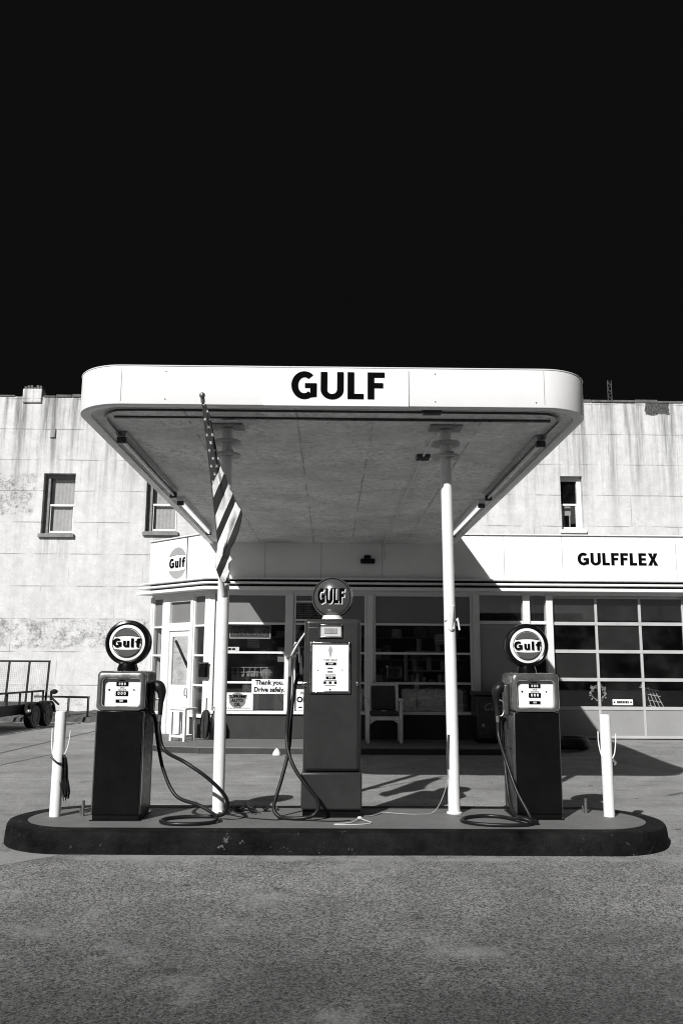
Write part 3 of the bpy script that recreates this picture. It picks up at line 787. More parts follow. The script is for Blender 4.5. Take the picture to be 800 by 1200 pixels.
# lettering and emblem on the fascia
mb = MB(); word(mb, 'GULFFLEX', 5.07, 3.617, .25, FY - .112, FY - .098, t=.22, gap=.13, fit=1.655)
mb.build('lettering', M['letter'], stn)
MX = Matrix.Translation((A.x, FY, 0)) @ Matrix.Rotation(R(-45), 4, 'Z')   # local x runs along the slant towards the front corner, -y out
def emblem(parent, mx, r, z, m_dark, out0, with_disc=True, lh=.30, lw=1.72):
    bandh = .42
    top = arc(0, 0, r, r, 90 - 62, 90 + 62, 20)
    top = [(r * .90, r * bandh)] if False else arc(0, 0, r, r, 27, 153, 22)
    lowc = r * math.sin(R(27))
    crv = [(-r * .89 + 1.78 * r * k / 10, lowc - .10 * r * (1 - ((k - 5) / 5.) ** 2) * -.6) for k in range(1, 10)]
    seg = top + crv
    m_ = MB(); m_.prism([(p[0], z + p[1]) for p in seg], -out0 - .006, -out0 + .004, mx)
    m_.build('emblem', m_dark, parent)
    m_ = MB(); m_.prism([(p[0], z - p[1]) for p in seg][::-1], -out0 - .006, -out0 + .004, mx); m_.build('emblem', m_dark, parent)
    m_ = MB(); word(m_, 'Gulf', -r * lw / 2, z - r * .30, r * .60, -out0 - .010, -out0 + .002, mx, t=.215, gap=.20, fit=r * lw)
    m_.build('lettering', M['letter'], parent)
emx = MX @ Matrix.Translation((-1.06, 0, 0))
emblem(fas, emx, .335, 3.685, M['emblem_pale'], .102, lw=1.68)

# ------------------------------------------------------------------ things in and on the station front
def sign(name, label, x0, x1, z0, z1, y, m, group=None):
    o = thing(name, label, 'sign', ((x0 + x1) / 2, y, z0), group)
    mb = MB(); mb.box(x0, x1, y - .006, y, z0, z1); mb.build('board', m, o)
    return o
ty = sign('window_sign', 'white sign reading Thank you Drive safely on the station window', -1.565, -.872, .985, 1.272, FY + .012, M['dial'])
text('lettering', 'Thank you.', .125, T((-1.21, FY + .004, 1.205)), M['letter'], ty, bold=.004)
text('lettering', 'Drive safely.', .125, T((-1.21, FY + .004, 1.065)), M['letter'], ty, bold=.004)
su = sign('oil_sign', 'white card reading Supreme Auto Oil on a grey disc in the window', -2.14, -1.535, .66, 1.005, FY + .03, M['dial'])
mb = MB(); mb.prism(arc(-1.845, .852, .165, .150, 0, 360, 36)[:-1], FY + .018, FY + .022); mb.build('disc', M['disc'], su)
text('lettering', 'SUPREME', .088, T((-1.84, FY + .014, .925)), M['letter'], su, bold=.003)
text('lettering', 'AUTO', .085, T((-1.845, FY + .014, .848)), M['letter'], su, bold=.003)
text('lettering', 'OIL', .085, T((-1.845, FY + .014, .772)), M['letter'], su, bold=.003)
mb = MB(); rnd = random.Random(4)
for row, z in enumerate((.700, .682)):
    x = -2.1
    while x < -1.58:
        l_ = rnd.uniform(.02, .05); mb.box(x, x + l_, FY + .021, FY + .0235, z, z + .009); x += l_ + .012
mb.build('small_print', M['letter'], su)
op = sign('opening_sign', 'white Open sign half hidden behind the middle pump', -.672, -.26, .66, 1.075, FY + .03, M['dial'])
text('lettering', "WE'RE", .09, T((-.47, FY + .022, 1.0)), M['emblem'], op, bold=.002)
text('lettering', 'OPEN', .15, T((-.465, FY + .022, .87)), M['letter'], op, bold=.006)
mb = MB()
for x in (-.62, -.52, -.42): mb.box(x, x + .07, FY + .020, FY + .0235, .71, .735)
mb.build('small_print', M['letter'], op)
sk = sign('sticker', 'small white printed sticker on the glass beside the left canopy post', -2.285, -1.84, 1.83, 1.91, FY + .05, M['dimwhite'])
mb = MB()
for x in (-2.22, -2.06, -1.98): mb.box(x, x + .06, FY + .040, FY + .0435, 1.85, 1.885)
mb.build('print', M['letter'], sk)
ns = thing('neon_sign', 'framed tube sign with wavy tubes hanging inside the window left of the pump', 'sign', (-1.64, FY + .25, 2.06))
mb = MB(); X0, X1, Z0, Z1 = -2.07, -1.22, 2.08, 2.37; y = FY + .24
mb.box(X0, X1, y, y + .03, Z0, Z0 + .025).box(X0, X1, y, y + .03, Z1 - .025, Z1).box(X0, X0 + .025, y, y + .03, Z0 + .025, Z1 - .025).box(X1 - .025, X1, y, y + .03, Z0 + .025, Z1 - .025)
mb.build('frame', M['dimwhite'], ns, bevel=.006)
mb = MB(); mb.box(X0 + .026, X1 - .026, y + .012, y + .022, Z0 + .026, Z1 - .026); mb.build('backing', M['dark'], ns)
mb = MB()
for k in range(5):
    cx = X0 + .12 + k * .15; mb.tube([(cx + .055 * math.cos(a * .5), y + .002, 2.225 + .075 * math.sin(a * .5 * (1 + k % 2))) for a in range(12)], .006, 6)
mb.tube([(X1 - .12 + .01 * a, y + .002, 2.13 + .02 * a) for a in range(8)], .006, 6); mb.build('tube', M['dim'], ns)
mbx = thing('mailbox', 'small dark mailbox fixed to the white corner post by the entrance', 'mailbox', (-2.53, FY - .1, 1.32))
def chT(d, o): p = ch(d, o); return Matrix.Translation((p[0], p[1], 0)) @ Matrix.Rotation(R(-45), 4, 'Z')
mb = MB(); mb.box(-.11, .11, -.1, -.002, 1.30, 1.56, chT(.05, .03)); mb.build('box', M['black'], mbx, bevel=.02)
mb = MB(); mb.box(-.115, .115, -.107, -.0, 1.56, 1.60, chT(.05, .03)); mb.build('lid', M['side'], mbx, bevel=.01)
ac = thing('air_grille', 'square mesh air grille set in the window head behind the middle pump', 'air vent', (-.55, FY - .01, 2.42))
mb = MB(); x0, x1, z0, z1 = -.735, -.12, 2.44, 2.85
mb.box(x0, x0 + .035, FY - .02, FY + .018, z0, z1).box(x1 - .035, x1, FY - .02, FY + .018, z0, z1).box(x0 + .035, x1 - .035, FY - .02, FY + .018, z0, z0 + .04).box(x0 + .035, x1 - .035, FY - .02, FY + .018, z1 - .035, z1); mb.build('frame', M['trim'], ac, bevel=.004)
mb = MB(); mb.box(x0 + .036, x1 - .036, FY + .012, FY + .018, z0 + .041, z1 - .036); mb.build('backing', M['black'], ac)
mb = MB(); k = 0
while x0 + .07 + k * .045 < x1 - .04: mb.box(x0 + .07 + k * .045, x0 + .076 + k * .045, FY - .002, FY + .004, z0 + .042, z1 - .037); k += 1
for k in range(7): mb.box(x0 + .037, x1 - .037, FY + .0045, FY + .009, z0 + .08 + k * .045, z0 + .086 + k * .045)
mb.build('mesh_grid', M['dim'], ac)

wlp = thing('wall_lamp', 'small dark lamp housing on the station fascia under the canopy', 'lamp', (.75, FY - .1, 3.62))
mb = MB(); mb.box(.60, .90, FY - .26, FY - .101, 3.60, 3.70); mb.build('housing', M['black'], wlp, bevel=.03)
mb = MB(); mb.box(.68, .82, FY - .14, FY - .101, 3.701, 3.78); mb.build('bracket', M['black'], wlp, bevel=.01)

# chair on the walk
chx = 1.045
chair = thing('armchair', 'pale wooden armchair with dark cushions on the walk under the window', 'chair', (chx, 16.9, ZB))
for sx in (-1, 1):
    for yy, zt in ((16.62, .92), (17.12, .66)):
        mb = MB(); x = chx + sx * .315; mb.box(x - .032, x + .032, yy - .035, yy + .035, ZB, zt - .035 if yy < 17 else zt); mb.build('leg', M['wood'], chair, bevel=.012)
    mb = MB(); x = chx + sx * .315; mb.box(x - .045, x + .045, 16.55, 17.16, .886, .93); mb.build('armrest', M['wood'], chair, bevel=.014)
mb = MB(); mb.box(chx - .28, chx + .28, 16.60, 16.65, .535, .61); mb.box(chx - .28, chx + .28, 17.08, 17.13, .55, .61)
for sx in (-1, 1): mb.prism([(chx + sx * .28, .534), (chx + sx * .28, .45), (chx + sx * .22, .50), (chx + sx * .16, .534)], 16.605, 16.645)
mb.build('seat_frame', M['wood'], chair, bevel=.01)
mb = MB(); mb.box(chx - .27, chx + .27, 16.58, 17.04, .612, .70); mb.build('seat', M['cushion'], chair, bevel=.03, seg=3)
mxb = T((chx, 17.08, .70)) @ Matrix.Rotation(R(-14), 4, 'X')
mb = MB(); mb.box(-.235, .235, -.06, .02, .0, .47, mxb); mb.build('backrest', M['cushion'], chair, bevel=.03, seg=3)
mb = MB(); mb.box(-.305, -.238, -.03, .025, -.05, .52, mxb).box(.238, .305, -.03, .025, -.05, .52, mxb).box(-.237, .237, -.02, .02, .475, .515, mxb); mb.build('back_frame', M['wood'], chair, bevel=.012)
mb = MB(); mb.box(chx - .06, chx + .03, 16.68, 16.74, .702, .715); tg = thing('paper_scrap', 'scrap of white paper lying on the dark chair seat', 'paper', (chx, 16.7, .70)); mb.build('sheet', M['dial'], tg)

# white stand by the door
std = thing('plant_stand', 'white painted wooden stand with open legs beside the entrance door', 'stand', (-2.83, 17.0, ZB))
ms = T((-2.83, 16.98, 0)) @ Matrix.Rotation(R(-30), 4, 'Z')
mb = MB(); mb.box(-.205, .205, -.18, .18, .70, .735, ms); mb.build('top', M['white'], std, bevel=.006)
for a in (-1, 1):
    for b in (-1, 1):
        mb = MB(); mb.box(a * .165 - .025, a * .165 + .025, b * .14 - .025, b * .14 + .025, ZB, .699, ms); mb.build('leg', M['white'], std, bevel=.004)
for q_ in ((-.139, .139, -.155, -.125, .18, .225), (-.139, .139, .125, .155, .18, .225), (-.18, -.15, -.114, .114, .18, .225), (.15, .18, -.114, .114, .18, .225), (-.139, .139, -.155, -.13, .655, .698)):
    mb = MB(); mb.box(*q_, ms); mb.build('stretcher', M['white'], std, bevel=.004)

# dark bundle leaning by the corner
bn = thing('folded_umbrella', 'dark folded umbrella leaning on the wall by the corner post', 'umbrella', (-2.3, 17.2, ZB))
mb = MB(); prof = [(.015, .0), (.05, .06), (.075, .2), (.085, .35), (.06, .5), (.03, .55)]
mxu = T((-2.42, 17.14, ZB + .02)) @ Matrix.Rotation(R(-8), 4, 'X')
vs = []; N_ = 26
for r_, h_ in prof:
    for k in range(N_):
        q = r_ * (1 + .28 * math.cos(k * 2 * PI / N_ * 6)); vs.append(mxu @ Vector((q * math.cos(2 * PI * k / N_), q * math.sin(2 * PI * k / N_), h_)))
mb.add(vs, [(i * N_ + k, i * N_ + (k + 1) % N_, (i + 1) * N_ + (k + 1) % N_, (i + 1) * N_ + k) for i in range(len(prof) - 1) for k in range(N_)])
mb.build('cloth', M['fabric'], bn, smooth=True)
mb = MB(); mb.cyl(mxu @ Vector((0, 0, .5)), mxu @ Vector((0, 0, .78)), .012); mb.build('handle', M['rust'], bn, smooth=True)
bg_ = thing('black_bag', 'black sagging bag slumped on the walk beside the folded umbrella', 'bag', (-2.24, 17.22, ZB))
mb = MB(); prof = [(.10, 0), (.13, .03), (.135, .2), (.12, .38), (.07, .5), (.03, .56), (.055, .62)]
vs = []; rnd = random.Random(2)
for r_, h_ in prof:
    for k in range(24):
        q = r_ * (1 + .12 * math.sin(k * 1.9 + h_ * 9) + rnd.uniform(-.05, .05)); vs.append((-2.24 + .75 * q * math.cos(2 * PI * k / 24), 17.24 + .8 * q * math.sin(2 * PI * k / 24), ZB + h_))
mb.add(vs, [(i * 24 + k, i * 24 + (k + 1) % 24, (i + 1) * 24 + (k + 1) % 24, (i + 1) * 24 + k) for i in range(len(prof) - 1) for k in range(24)] + [tuple(range(23, -1, -1))])
mb.build('sack', M['rubber'], bg_, smooth=True)

# drinks cooler
cl = thing('drinks_cooler', 'dark chest drinks cooler with pale script lettering outside the grey door', 'cooler', (3.3, 16.9, ZB))
mb = MB(); mb.box(2.80, 3.80, 16.72, 17.34, ZB + .06, 1.00); mb.build('chest', M['cooler'], cl, bevel=.03, seg=3)
mb = MB(); mb.box(2.78, 3.82, 16.70, 17.36, 1.005, 1.075); mb.build('lid', M['side'], cl, bevel=.025, seg=3)
mb = MB(); mb.box(2.84, 3.76, 16.76, 17.3, ZB, ZB + .058); mb.build('plinth', M['black'], cl)
text('lettering', 'Coca-Cola', .20, T((3.36, 16.714, .785)), M['dim'], cl, bold=.002, shear=.45)
mb = MB(); mb.cyl((2.93, 16.715, .45), (2.93, 16.69, .45), .03); mb.build('bottle_opener', M['steel'], cl, smooth=True)

# tyre lying by the garage
ti = MB(); prof = [(.19, .03), (.21, .0), (.30, .0), (.34, .04), (.345, .10), (.34, .16), (.30, .20), (.21, .20), (.19, .17)]
ti.lathe(prof, 40, T((4.47, 16.3, .07)), cap=False); ti.f += [(8 * 40 + k, 8 * 40 + (k + 1) % 40, (k + 1) % 40, k) for k in range(40)]
tyr = thing('old_tyre', 'old black tyre lying flat on the ground at the garage corner', 'tyre', (4.47, 16.3, .06)); ti.build('tyre', M['rubber'], tyr, smooth=True)

mb = MB(); mb.lathe([(.085, 0), (.07, .05), (.04, .095), (.010, .12)], 7, T((-.92, 15.5, .0))); tag(mb.build('white_stone', M['stone'], None, bevel=.015), 'small white pointed stone on the drive at the walk kerb', 'stone')

# display furniture behind the glass
sh = thing('display_shelf', 'tall dark display shelf of cans and white rods behind the right window', 'shelf', (1.95, 18.5, ZB))
mb = MB()
for x in (1.62, 2.62): mb.box(x - .02, x + .02, 18.3, 18.7, ZB, 1.85)
mb.build('frame', M['dim'], sh)
for z in (.55, 1.0, 1.45, 1.85):
    mb = MB(); mb.box(1.641, 2.599, 18.3, 18.7, z - .015, z + .015); mb.build('shelf', M['dim'], sh)
rnd = random.Random(9)
for i, (x, z, h) in enumerate([(1.75, 1.0, .34), (1.85, 1.0, .36), (2.0, 1.0, .3), (2.33, 1.0, .36), (2.45, 1.0, .36), (1.8, 1.45, .2), (2.1, 1.45, .26), (2.4, 1.45, .18), (1.9, 1.85, .25), (2.3, 1.85, .2), (2.15, 1.0, .25)]):
    o = thing('oil_can', 'pale tin on the display shelf behind the right window', 'can', (x, 18.4, z + .016), 'tins on the display shelf')
    mb = MB(); mb.cyl((x, 18.4, z + .016), (x, 18.4, z + .016 + h), .03 if h > .28 else .055, n=14); mb.build('tin', M['dimwhite'] if h > .28 else M['dim'], o, smooth=True)
pst = thing('car_poster', 'printed picture of a race car propped low inside the window', 'poster', (1.95, 17.8, .66))
mb = MB(); mb.box(1.46, 2.62, 17.80, 17.81, .665, 1.17); mb.build('sheet', M['dark'], pst)
cy = 17.797
mb = MB()
mb.prism([(1.52, .86), (1.60, .98), (1.86, 1.05), (2.02, 1.12), (2.25, 1.10), (2.50, .98), (2.57, .86), (2.55, .76), (1.60, .74), (1.53, .78)][::-1], cy - .002, cy)
mb.build('car_picture', M['dim'], pst)
mb = MB(); mb.prism([(1.92, 1.05), (2.04, 1.105), (2.16, 1.095), (2.10, 1.0)][::-1], cy - .005, cy - .003).prism([(2.20, 1.09), (2.27, 1.08), (2.42, 1.0), (2.18, 1.0)][::-1], cy - .005, cy - .003)
for cx in (1.78, 2.38): mb.prism(arc(cx, .80, .085, .085, 0, 360, 20)[:-1][::-1], cy - .005, cy - .003)
mb.build('dark_shapes', M['black'], pst)
mb = MB(); mb.prism([(1.62, .90), (1.98, .96), (2.12, .90), (1.66, .85)][::-1], cy - .005, cy - .003).prism([(2.14, .97), (2.5, .93), (2.5, .90), (2.14, .93)][::-1], cy - .005, cy - .003); mb.build('light_shapes', M['dimwhite'], pst)
mb = MB(); mb.prism([(-1.95 + .0, 1.2), (-1.45, 1.2), (-1.45, 1.45), (-1.95, 1.45)][::-1], 18.4, 18.8)
ct = thing('wire_basket', 'wire basket of goods on a counter behind the left window', 'basket', (-1.7, 18.4, 1.0))
mb = MB()
for k in range(7): mb.tube([(-2.05 + k * .12, 18.3, 1.2), (-2.05 + k * .12, 18.3, 1.5)], .006, 6)
for k in range(4): mb.tube([(-2.08, 18.3, 1.2 + k * .1), (-1.3, 18.3, 1.2 + k * .1)], .006, 6)
mb.build('wires', M['dimwhite'], ct)
mb = MB(); mb.box(-2.05, -1.8, 18.32, 18.6, 1.2, 1.36).box(-1.75, -1.5, 18.32, 18.6, 1.2, 1.42); mb.build('goods', M['dim'], ct, bevel=.02)
mb = MB(); mb.box(-2.2, 0.4, 18.35, 18.9, ZB, 1.18); ctr = thing('shop_counter', 'dark shop counter standing behind the left window', 'counter', (-.9, 18.6, ZB)); mb.build('cabinet', M['dark'], ctr, bevel=.01)
mb = MB(); mb.box(-2.25, .45, 18.30, 18.95, 1.181, 1.197); mb.build('top', M['dim'], ctr)
pot = thing('round_pot', 'round pale pot standing on the counter behind the left window', 'pot', (-1.35, 18.5, 1.2))
mb = MB(); mb.lathe([(.09, 1.2), (.14, 1.3), (.14, 1.38), (.10, 1.42), (.10, 1.44), (.05, 1.47)], 20, T((-1.35, 18.55, 0))); mb.build('bowl', M['dim'], pot, smooth=True)
rnd = random.Random(31)
bk = thing('back_shelves', 'long shelves of mixed goods along the back wall of the shop', 'shelves', (.4, 21.7, ZB))
for z in (.6, 1.15, 1.7, 2.25):
    mb = MB(); mb.box(-1.9, 3.4, 21.5, 21.98, z - .03, z); mb.build('shelf', M['dim'], bk)
for z in (.6, 1.15, 1.7, 2.25):
    x = -1.85
    while x < 3.2:
        w_ = rnd.uniform(.12, .4); h_ = rnd.uniform(.12, .42)
        if rnd.random() < .55:
            o = thing('carton', 'carton or tin on the long back wall shelves of the shop', 'carton', (x, 21.6, z), 'cartons on the back wall shelves')
            mb = MB(); mb.box(x, x + w_ - .03, 21.55, 21.85, z + .002, z + h_); mb.build('box', M['dimwhite' if rnd.random() < .3 else 'dim'], o, bevel=.01)
        x += w_
for i, (x, z, w_, h_) in enumerate(((-1.75, 1.9, .26, .2), (1.3, 2.12, .2, .2), (2.2, 2.0, .34, .22), (-1.1, 1.62, .22, .3))):
    o = thing('framed_notice', ('pale notice card pinned high at the left of the shop window', 'small pale round-topped notice high in the right shop window', 'wide framed notice high in the right shop window', 'upright pale notice card in the left shop window above the basket')[i], 'notice', (x, 18.2, z))
    mb = MB(); mb.box(x, x + w_, 18.2, 18.215, z, z + h_); mb.build('card', M['dim'], o)
    mb = MB()
    for k in range(3): mb.box(x + .03, x + w_ - .04 - .03 * k, 18.192, 18.199, z + h_ - .05 - k * .05, z + h_ - .03 - k * .05)
    mb.build('print', M['dimwhite'], o)
# garage things seen through the panes
wr = thing('wreath', 'round pale wreath hanging on the garage door behind the glass', 'wreath', (5.44, FY + .12, 1.0))
mb = MB(); rnd = random.Random(8)
for k in range(46):
    a = rnd.uniform(0, 2 * PI); r_ = .14 + rnd.uniform(-.04, .04); c_ = Vector((5.44 + r_ * math.cos(a), FY + .12 + rnd.uniform(-.02, .03), 1.04 + r_ * math.sin(a)))
    d_ = Vector((rnd.uniform(-1, 1), rnd.uniform(-.4, .4), rnd.uniform(-1, 1))).normalized() * .035; e_ = d_.cross(Vector((0, 1, 0))).normalized() * .014
    mb.add([c_ - d_, c_ + e_, c_ + d_, c_ - e_], [(0, 1, 2, 3)])
mb.build('leaves', M['dimwhite'], wr)
mb = MB(); mb.tube([(5.44 + .14 * math.cos(k * PI / 12), FY + .125, 1.04 + .14 * math.sin(k * PI / 12)) for k in range(25)], .012, 6, False); mb.build('ring', M['dim'], wr)
gp = sign('door_plate', 'narrow white plate with dark print on the lower garage door glass', 5.70, 6.11, .80, .915, FY + .052, M['dial'])
mb = MB(); rnd = random.Random(6); x = 5.79
while x < 6.0: l_ = rnd.uniform(.018, .035); mb.box(x, x + l_, FY + .0425, FY + .0455, .835, .88); x += l_ + .008
mb.box(5.72, 5.75, FY + .0425, FY + .0455, .84, .87).box(6.055, 6.085, FY + .0425, FY + .0455, .84, .87); mb.build('print', M['letter'], gp)
rk = thing('wire_rack', 'tilted white wire rack standing inside the garage door glass', 'rack', (6.6, FY + .4, .6))
mb = MB()
for k in range(5): mb.tube([(6.40 + k * .07, FY + .35, 1.2 - .03 * k), (6.52 + k * .085, FY + .35, .72)], .008, 6)
for k in range(4): mb.tube([(6.37 + k * .035, FY + .36, 1.15 - k * .12), (6.76 + k * .03, FY + .36, 1.08 - k * .12)], .008, 6)
mb.build('wires', M['rack'], rk)

# ------------------------------------------------------------------ canopy
CXL, CXR, CF, CB, CR = -2.50, 2.52, 7.79, FY - .105, .50
LIP, TOP = 4.0, 4.385
can = thing('canopy', 'long white flat canopy with rounded front corners over the pump island', 'canopy', (0, 8.6, 0))
def cpath():
    P = []; 
    def seg(a, b, k): return [(Vector(a).lerp(Vector(b), i / k)) for i in range(k)]
    P += seg((CXL, CB), (CXL, CF + CR), 12)
    P += [Vector((CXL + CR - CR * math.cos(R(90 * k / 14)), CF + CR - CR * math.sin(R(90 * k / 14)))) for k in range(14)]
    P += seg((CXL + CR, CF), (CXR - CR, CF), 10)
    P += [Vector((CXR - CR + CR * math.sin(R(90 * k / 14)), CF + CR - CR * math.cos(R(90 * k / 14)))) for k in range(14)]
    P += seg((CXR, CF + CR), (CXR, CB), 12) + [Vector((CXR, CB))]
    N = []
    for i, p in enumerate(P):
        d = (P[min(i + 1, len(P) - 1)] - P[max(i - 1, 0)]).normalized(); N.append(Vector((d.y, -d.x)) * -1)
    return P, N
P_, N_n = cpath()
# outward normal check: at the front it must point to -y
if N_n[len(P_) // 2].y > 0: N_n = [-n for n in N_n]
def sweep(sec, closed=False):
    mb = MB(); m = len(sec)
    for p, nn in zip(P_, N_n):
        for o_, z in sec: q = p + nn * o_; mb.v.append((q.x, q.y, z))
    for i in range(len(P_) - 1):
        for j in range(m - (0 if closed else 1)): mb.f.append((i * m + j, i * m + (j + 1) % m, (i + 1) * m + (j + 1) % m, (i + 1) * m + j))
    return mb
fa = sweep([(-.05, TOP - .01), (0, TOP - .012), (0, LIP + .012), (-.003, LIP + .004), (-.012, LIP), (-.05, LIP - .002), (-.10, LIP), (-.10, LIP + .09)]).build('fascia', M['white'], can, smooth=True)
sweep([(-.09, TOP - .008), (.004, TOP - .008), (.006, TOP - .002), (.0, TOP + .004), (-.09, TOP + .006)], True).build('drip_edge', M['trim'], can, smooth=True)
mb = MB(); mb.box(CXL + .136, CXR - .136, CF + .5, CB, 4.06, TOP - .02).box(CXL + .5, CXR - .5, CF + .136, CF + .498, 4.06, TOP - .02); mb.build('roof', M['trim'], can)
mb = MB()
plan_s = [tuple(p - nn * .099) for p, nn in zip(P_, N_n)]
mb.plan(plan_s, 4.028, 4.055); mb.build('soffit', M['soffit'], can)
# fascia joints: narrow dark gaps; the centre board stands a little proud and carries the name
for x in (CXL + CR, CXR - CR):
    mb = MB(); mb.box(x - .003, x + .003, CF - .0025, CF + .01, LIP + .03, TOP - .02); mb.build('panel_joint', M['emblem_pale'], fa)
mb = MB(); mb.box(-.645, .725, CF - .016, CF - .0005, LIP - .006, TOP - .025); nb = mb.build('name_board', M['white'], can, bevel=.004)
mb = MB(); word(mb, 'GULF', -.388, 4.066, .262, CF - .024, CF - .012, t=.21, gap=.13, fit=.884); mb.build('lettering', M['letter'], nb)
mb = MB(); rnd = random.Random(12)
for k in (1, 4, 9, 12):
    x = -1.9 + k * .32; mb.cyl((x, CF - .004, LIP + .05), (x, CF + .002, LIP + .05), .006, n=8)
    if k % 2: mb.cyl((x, CF - .004, TOP - .06), (x, CF + .002, TOP - .06), .006, n=8)
mb.build('screw', M['side'], fa)
# soffit trim strips
mb = MB(); mb.box(CXL + .32, CXR - .32, 8.28, 8.32, 4.008, 4.027); mb.build('trim_strip', M['side'], can)
# posts
for px, py in ((-1.065, 8.62), (1.21, 8.60)):
    mb = MB(); mb.cyl((px, py, IZ), (px - (.03 if px > 0 else .02), py, 3.99), .0575, n=28)
    po = mb.build('post', M['white_post'], can, smooth=True)
    tx = px - .03 if px > 0 else px - .02
    mb = MB()
    mb.cyl((tx, py, 3.835), (tx, py, 3.86), .15, n=30).cyl((tx, py, 3.70), (tx, py, 3.722), .145, n=30)
    mb.build('flange', M['flange'], po, smooth=True)
    mb = MB(); mb.box(tx - .17, tx + .17, py - .12, py + .12, 4.006, 4.026); mb.build('ceiling_plate', M['plate'], po, bevel=.006)
    mb = MB(); mb.cyl((px, py, IZ), (px, py, IZ + .012), .075, n=24); mb.build('foot', M['white_post'], po, smooth=True)
    mb = MB(); mb.box(tx + .0, tx + .075, py - .085, py - .05, 3.69, 3.755); mb.build('clamp', M['steel'], po, bevel=.006)
    z = 2.05
    if px > 0:
        mb = MB(); mb.cyl((px - .01, py - .055, z - .12), (px - .0, py - .115, z + .12), .021, n=14); mb.box(px - .035, px + .02, py - .075, py - .055, z - .11, z + .06)
        mb.cyl((px - .075, py - .045, z - .02), (px + .06, py - .045, z - .02), .010, n=10).cyl((px + .055, py - .06, z), (px + .075, py - .05, z - .12), .010, n=8)
        mb.build('flag_bracket', M['trim'], po, smooth=True)

# fluorescent fixtures along both edges
for sx, where in ((-1, 'left'), (1, 'right')):
    for k, (y0, y1) in enumerate(((8.85, 12.0), (12.5, 15.6))):
        fx = thing('tube_light', ('unlit tube light under the %s canopy edge near the rounded front corner', 'glowing white tube light under the %s canopy edge close to the station')[k] % where, 'light', (sx * 2.24, (y0 + y1) / 2, 4.0), 'tube lights under the canopy edges')
        x = sx * 2.245
        mb = MB(); mb.prism([(x - .065, 4.026), (x + .065, 4.026), (x + .045, 3.965), (x - .045, 3.965)], y0, y1); mb.build('housing', M['housing'] if k == 0 else M['trim'], fx, bevel=.006)
        mb = MB(); mb.cyl((x + .0, y0 + .05, 3.942), (x + .0, y1 - .05, 3.942), .019, n=12); mb.build('tube', M['tube_lit' if k else 'tube'], fx, smooth=True)
        for yy in (y0 + .02, y1 - .06):
            mb = MB(); mb.box(x - .05, x + .05, yy, yy + .04, 3.90, 3.964); mb.build('socket', M['side'], fx, bevel=.005)
# wiring under the soffit
cdx = thing('electrical_conduit', 'thin perimeter conduit looped along the front edge under the canopy', 'conduit', (0, 8.05, 4.0))
pts = cr([(CXL + .24, 8.85, 4.00), (CXL + .23, 8.5, 4.005), (CXL + .26, 8.2, 4.005), (CXL + .40, 8.02, 4.005), (CXL + .62, 7.99, 4.005)], 6) + [Vector((x, 7.99, 4.005)) for x in (-1.2, 0, 1.2)] + cr([(CXR - .62, 7.99, 4.005), (CXR - .40, 8.02, 4.005), (CXR - .26, 8.2, 4.005), (CXR - .25, 8.5, 4.005), (CXR - .26, 8.85, 4.0)], 6)
mb = MB(); mb.tube(pts, .013, 8); mb.build('pipe', M['side'], cdx, smooth=True)
mb = MB(); mb.box(.88, 1.06, 7.95, 8.03, 3.985, 4.026); mb.build('junction_box', M['side'], cdx, bevel=.006)
cdy = thing('ceiling_conduit', 'pale straight conduit running back along the canopy soffit from the right post', 'conduit', (1.1, 12, 4.0))
mb = MB(); mb.tube(cr([(1.17, 8.62, 3.93), (1.12, 8.85, 3.98), (1.08, 9.3, 4.005), (1.08, 10, 4.007), (1.09, 17.0, 4.008), (1.10, 17.38, 3.99), (1.11, 17.385, 3.7)], 6), .014, 8); mb.build('pipe', M['trim'], cdy, smooth=True)
mb = MB(); mb.box(1.0, 1.16, 9.75, 9.92, 3.985, 4.027); mb.build('junction_box', M['side'], cdy, bevel=.008)

# ------------------------------------------------------------------ flag on the left post
fl = thing('flag', 'limp striped flag with stars hanging from a slanted staff on the left post', 'flag', (-1.06, 8.5, 2.35))
s0 = Vector((-1.062, 8.545, 2.30)); s1 = Vector((-1.195, 7.60, 4.00))
mb = MB(); mb.tube([s0, s1], .014, 10); sf = mb.build('staff', M['side'], fl, smooth=True)
mb = MB(); mb.ball(s1 + (s1 - s0).normalized() * .03, .028, 16); mb.cyl(s1 - (s1 - s0).normalized() * .035, s1 + (s1 - s0).normalized() * .005, .02, n=12); mb.build('finial', M['brass'], sf, smooth=True)
mb = MB(); mb.cyl(Vector((-1.07, 8.57, 2.26)), Vector((-1.085, 8.42, 2.50)), .023, n=12); mb.build('bracket', M['trim'], fl, smooth=True)
# cloth: (crop row, left x, right x) measured down the hanging cloth; 4.8 units = 1 photo pixel, metres follow from the staff distance
prof = [(112, 86, 104), (160, 88, 118), (210, 92, 132), (270, 99, 144), (330, 108, 156), (390, 117, 168), (450, 124, 183), (490, 129, 196), (515, 131, 214), (550, 136, 222), (590, 140, 234), (618, 143, 256), (650, 147, 264), (690, 151, 284), (712, 153, 304), (740, 156, 307), (780, 160, 300), (830, 166, 288), (880, 168, 268), (930, 168, 240), (965, 160, 236), (985, 158, 252), (1005, 156, 232), (1030, 158, 228), (1060, 168, 236), (1085, 178, 222), (1120, 196, 244)]
def fpt(xc, yc):
    t = (yc - 80) / 1040.
    px = 220 + xc / 4.8; py = 450 + yc / 4.8
    Y_ = 7.62 + .80 * min(t, .9)
    k = Y_ / 1000. * 1.0
    return px, py, Y_
def unproj(px, py, Y_):
    d = fwd + rr * ((px - 400) / 1000.) - uu * ((py - 600) / 1000.); k = Y_ / d.y
    return Vector((d.x * k, Y_, 1.6 + d.z * k))
mb = MB(); rows_ = []; UVs = []; NC = 18
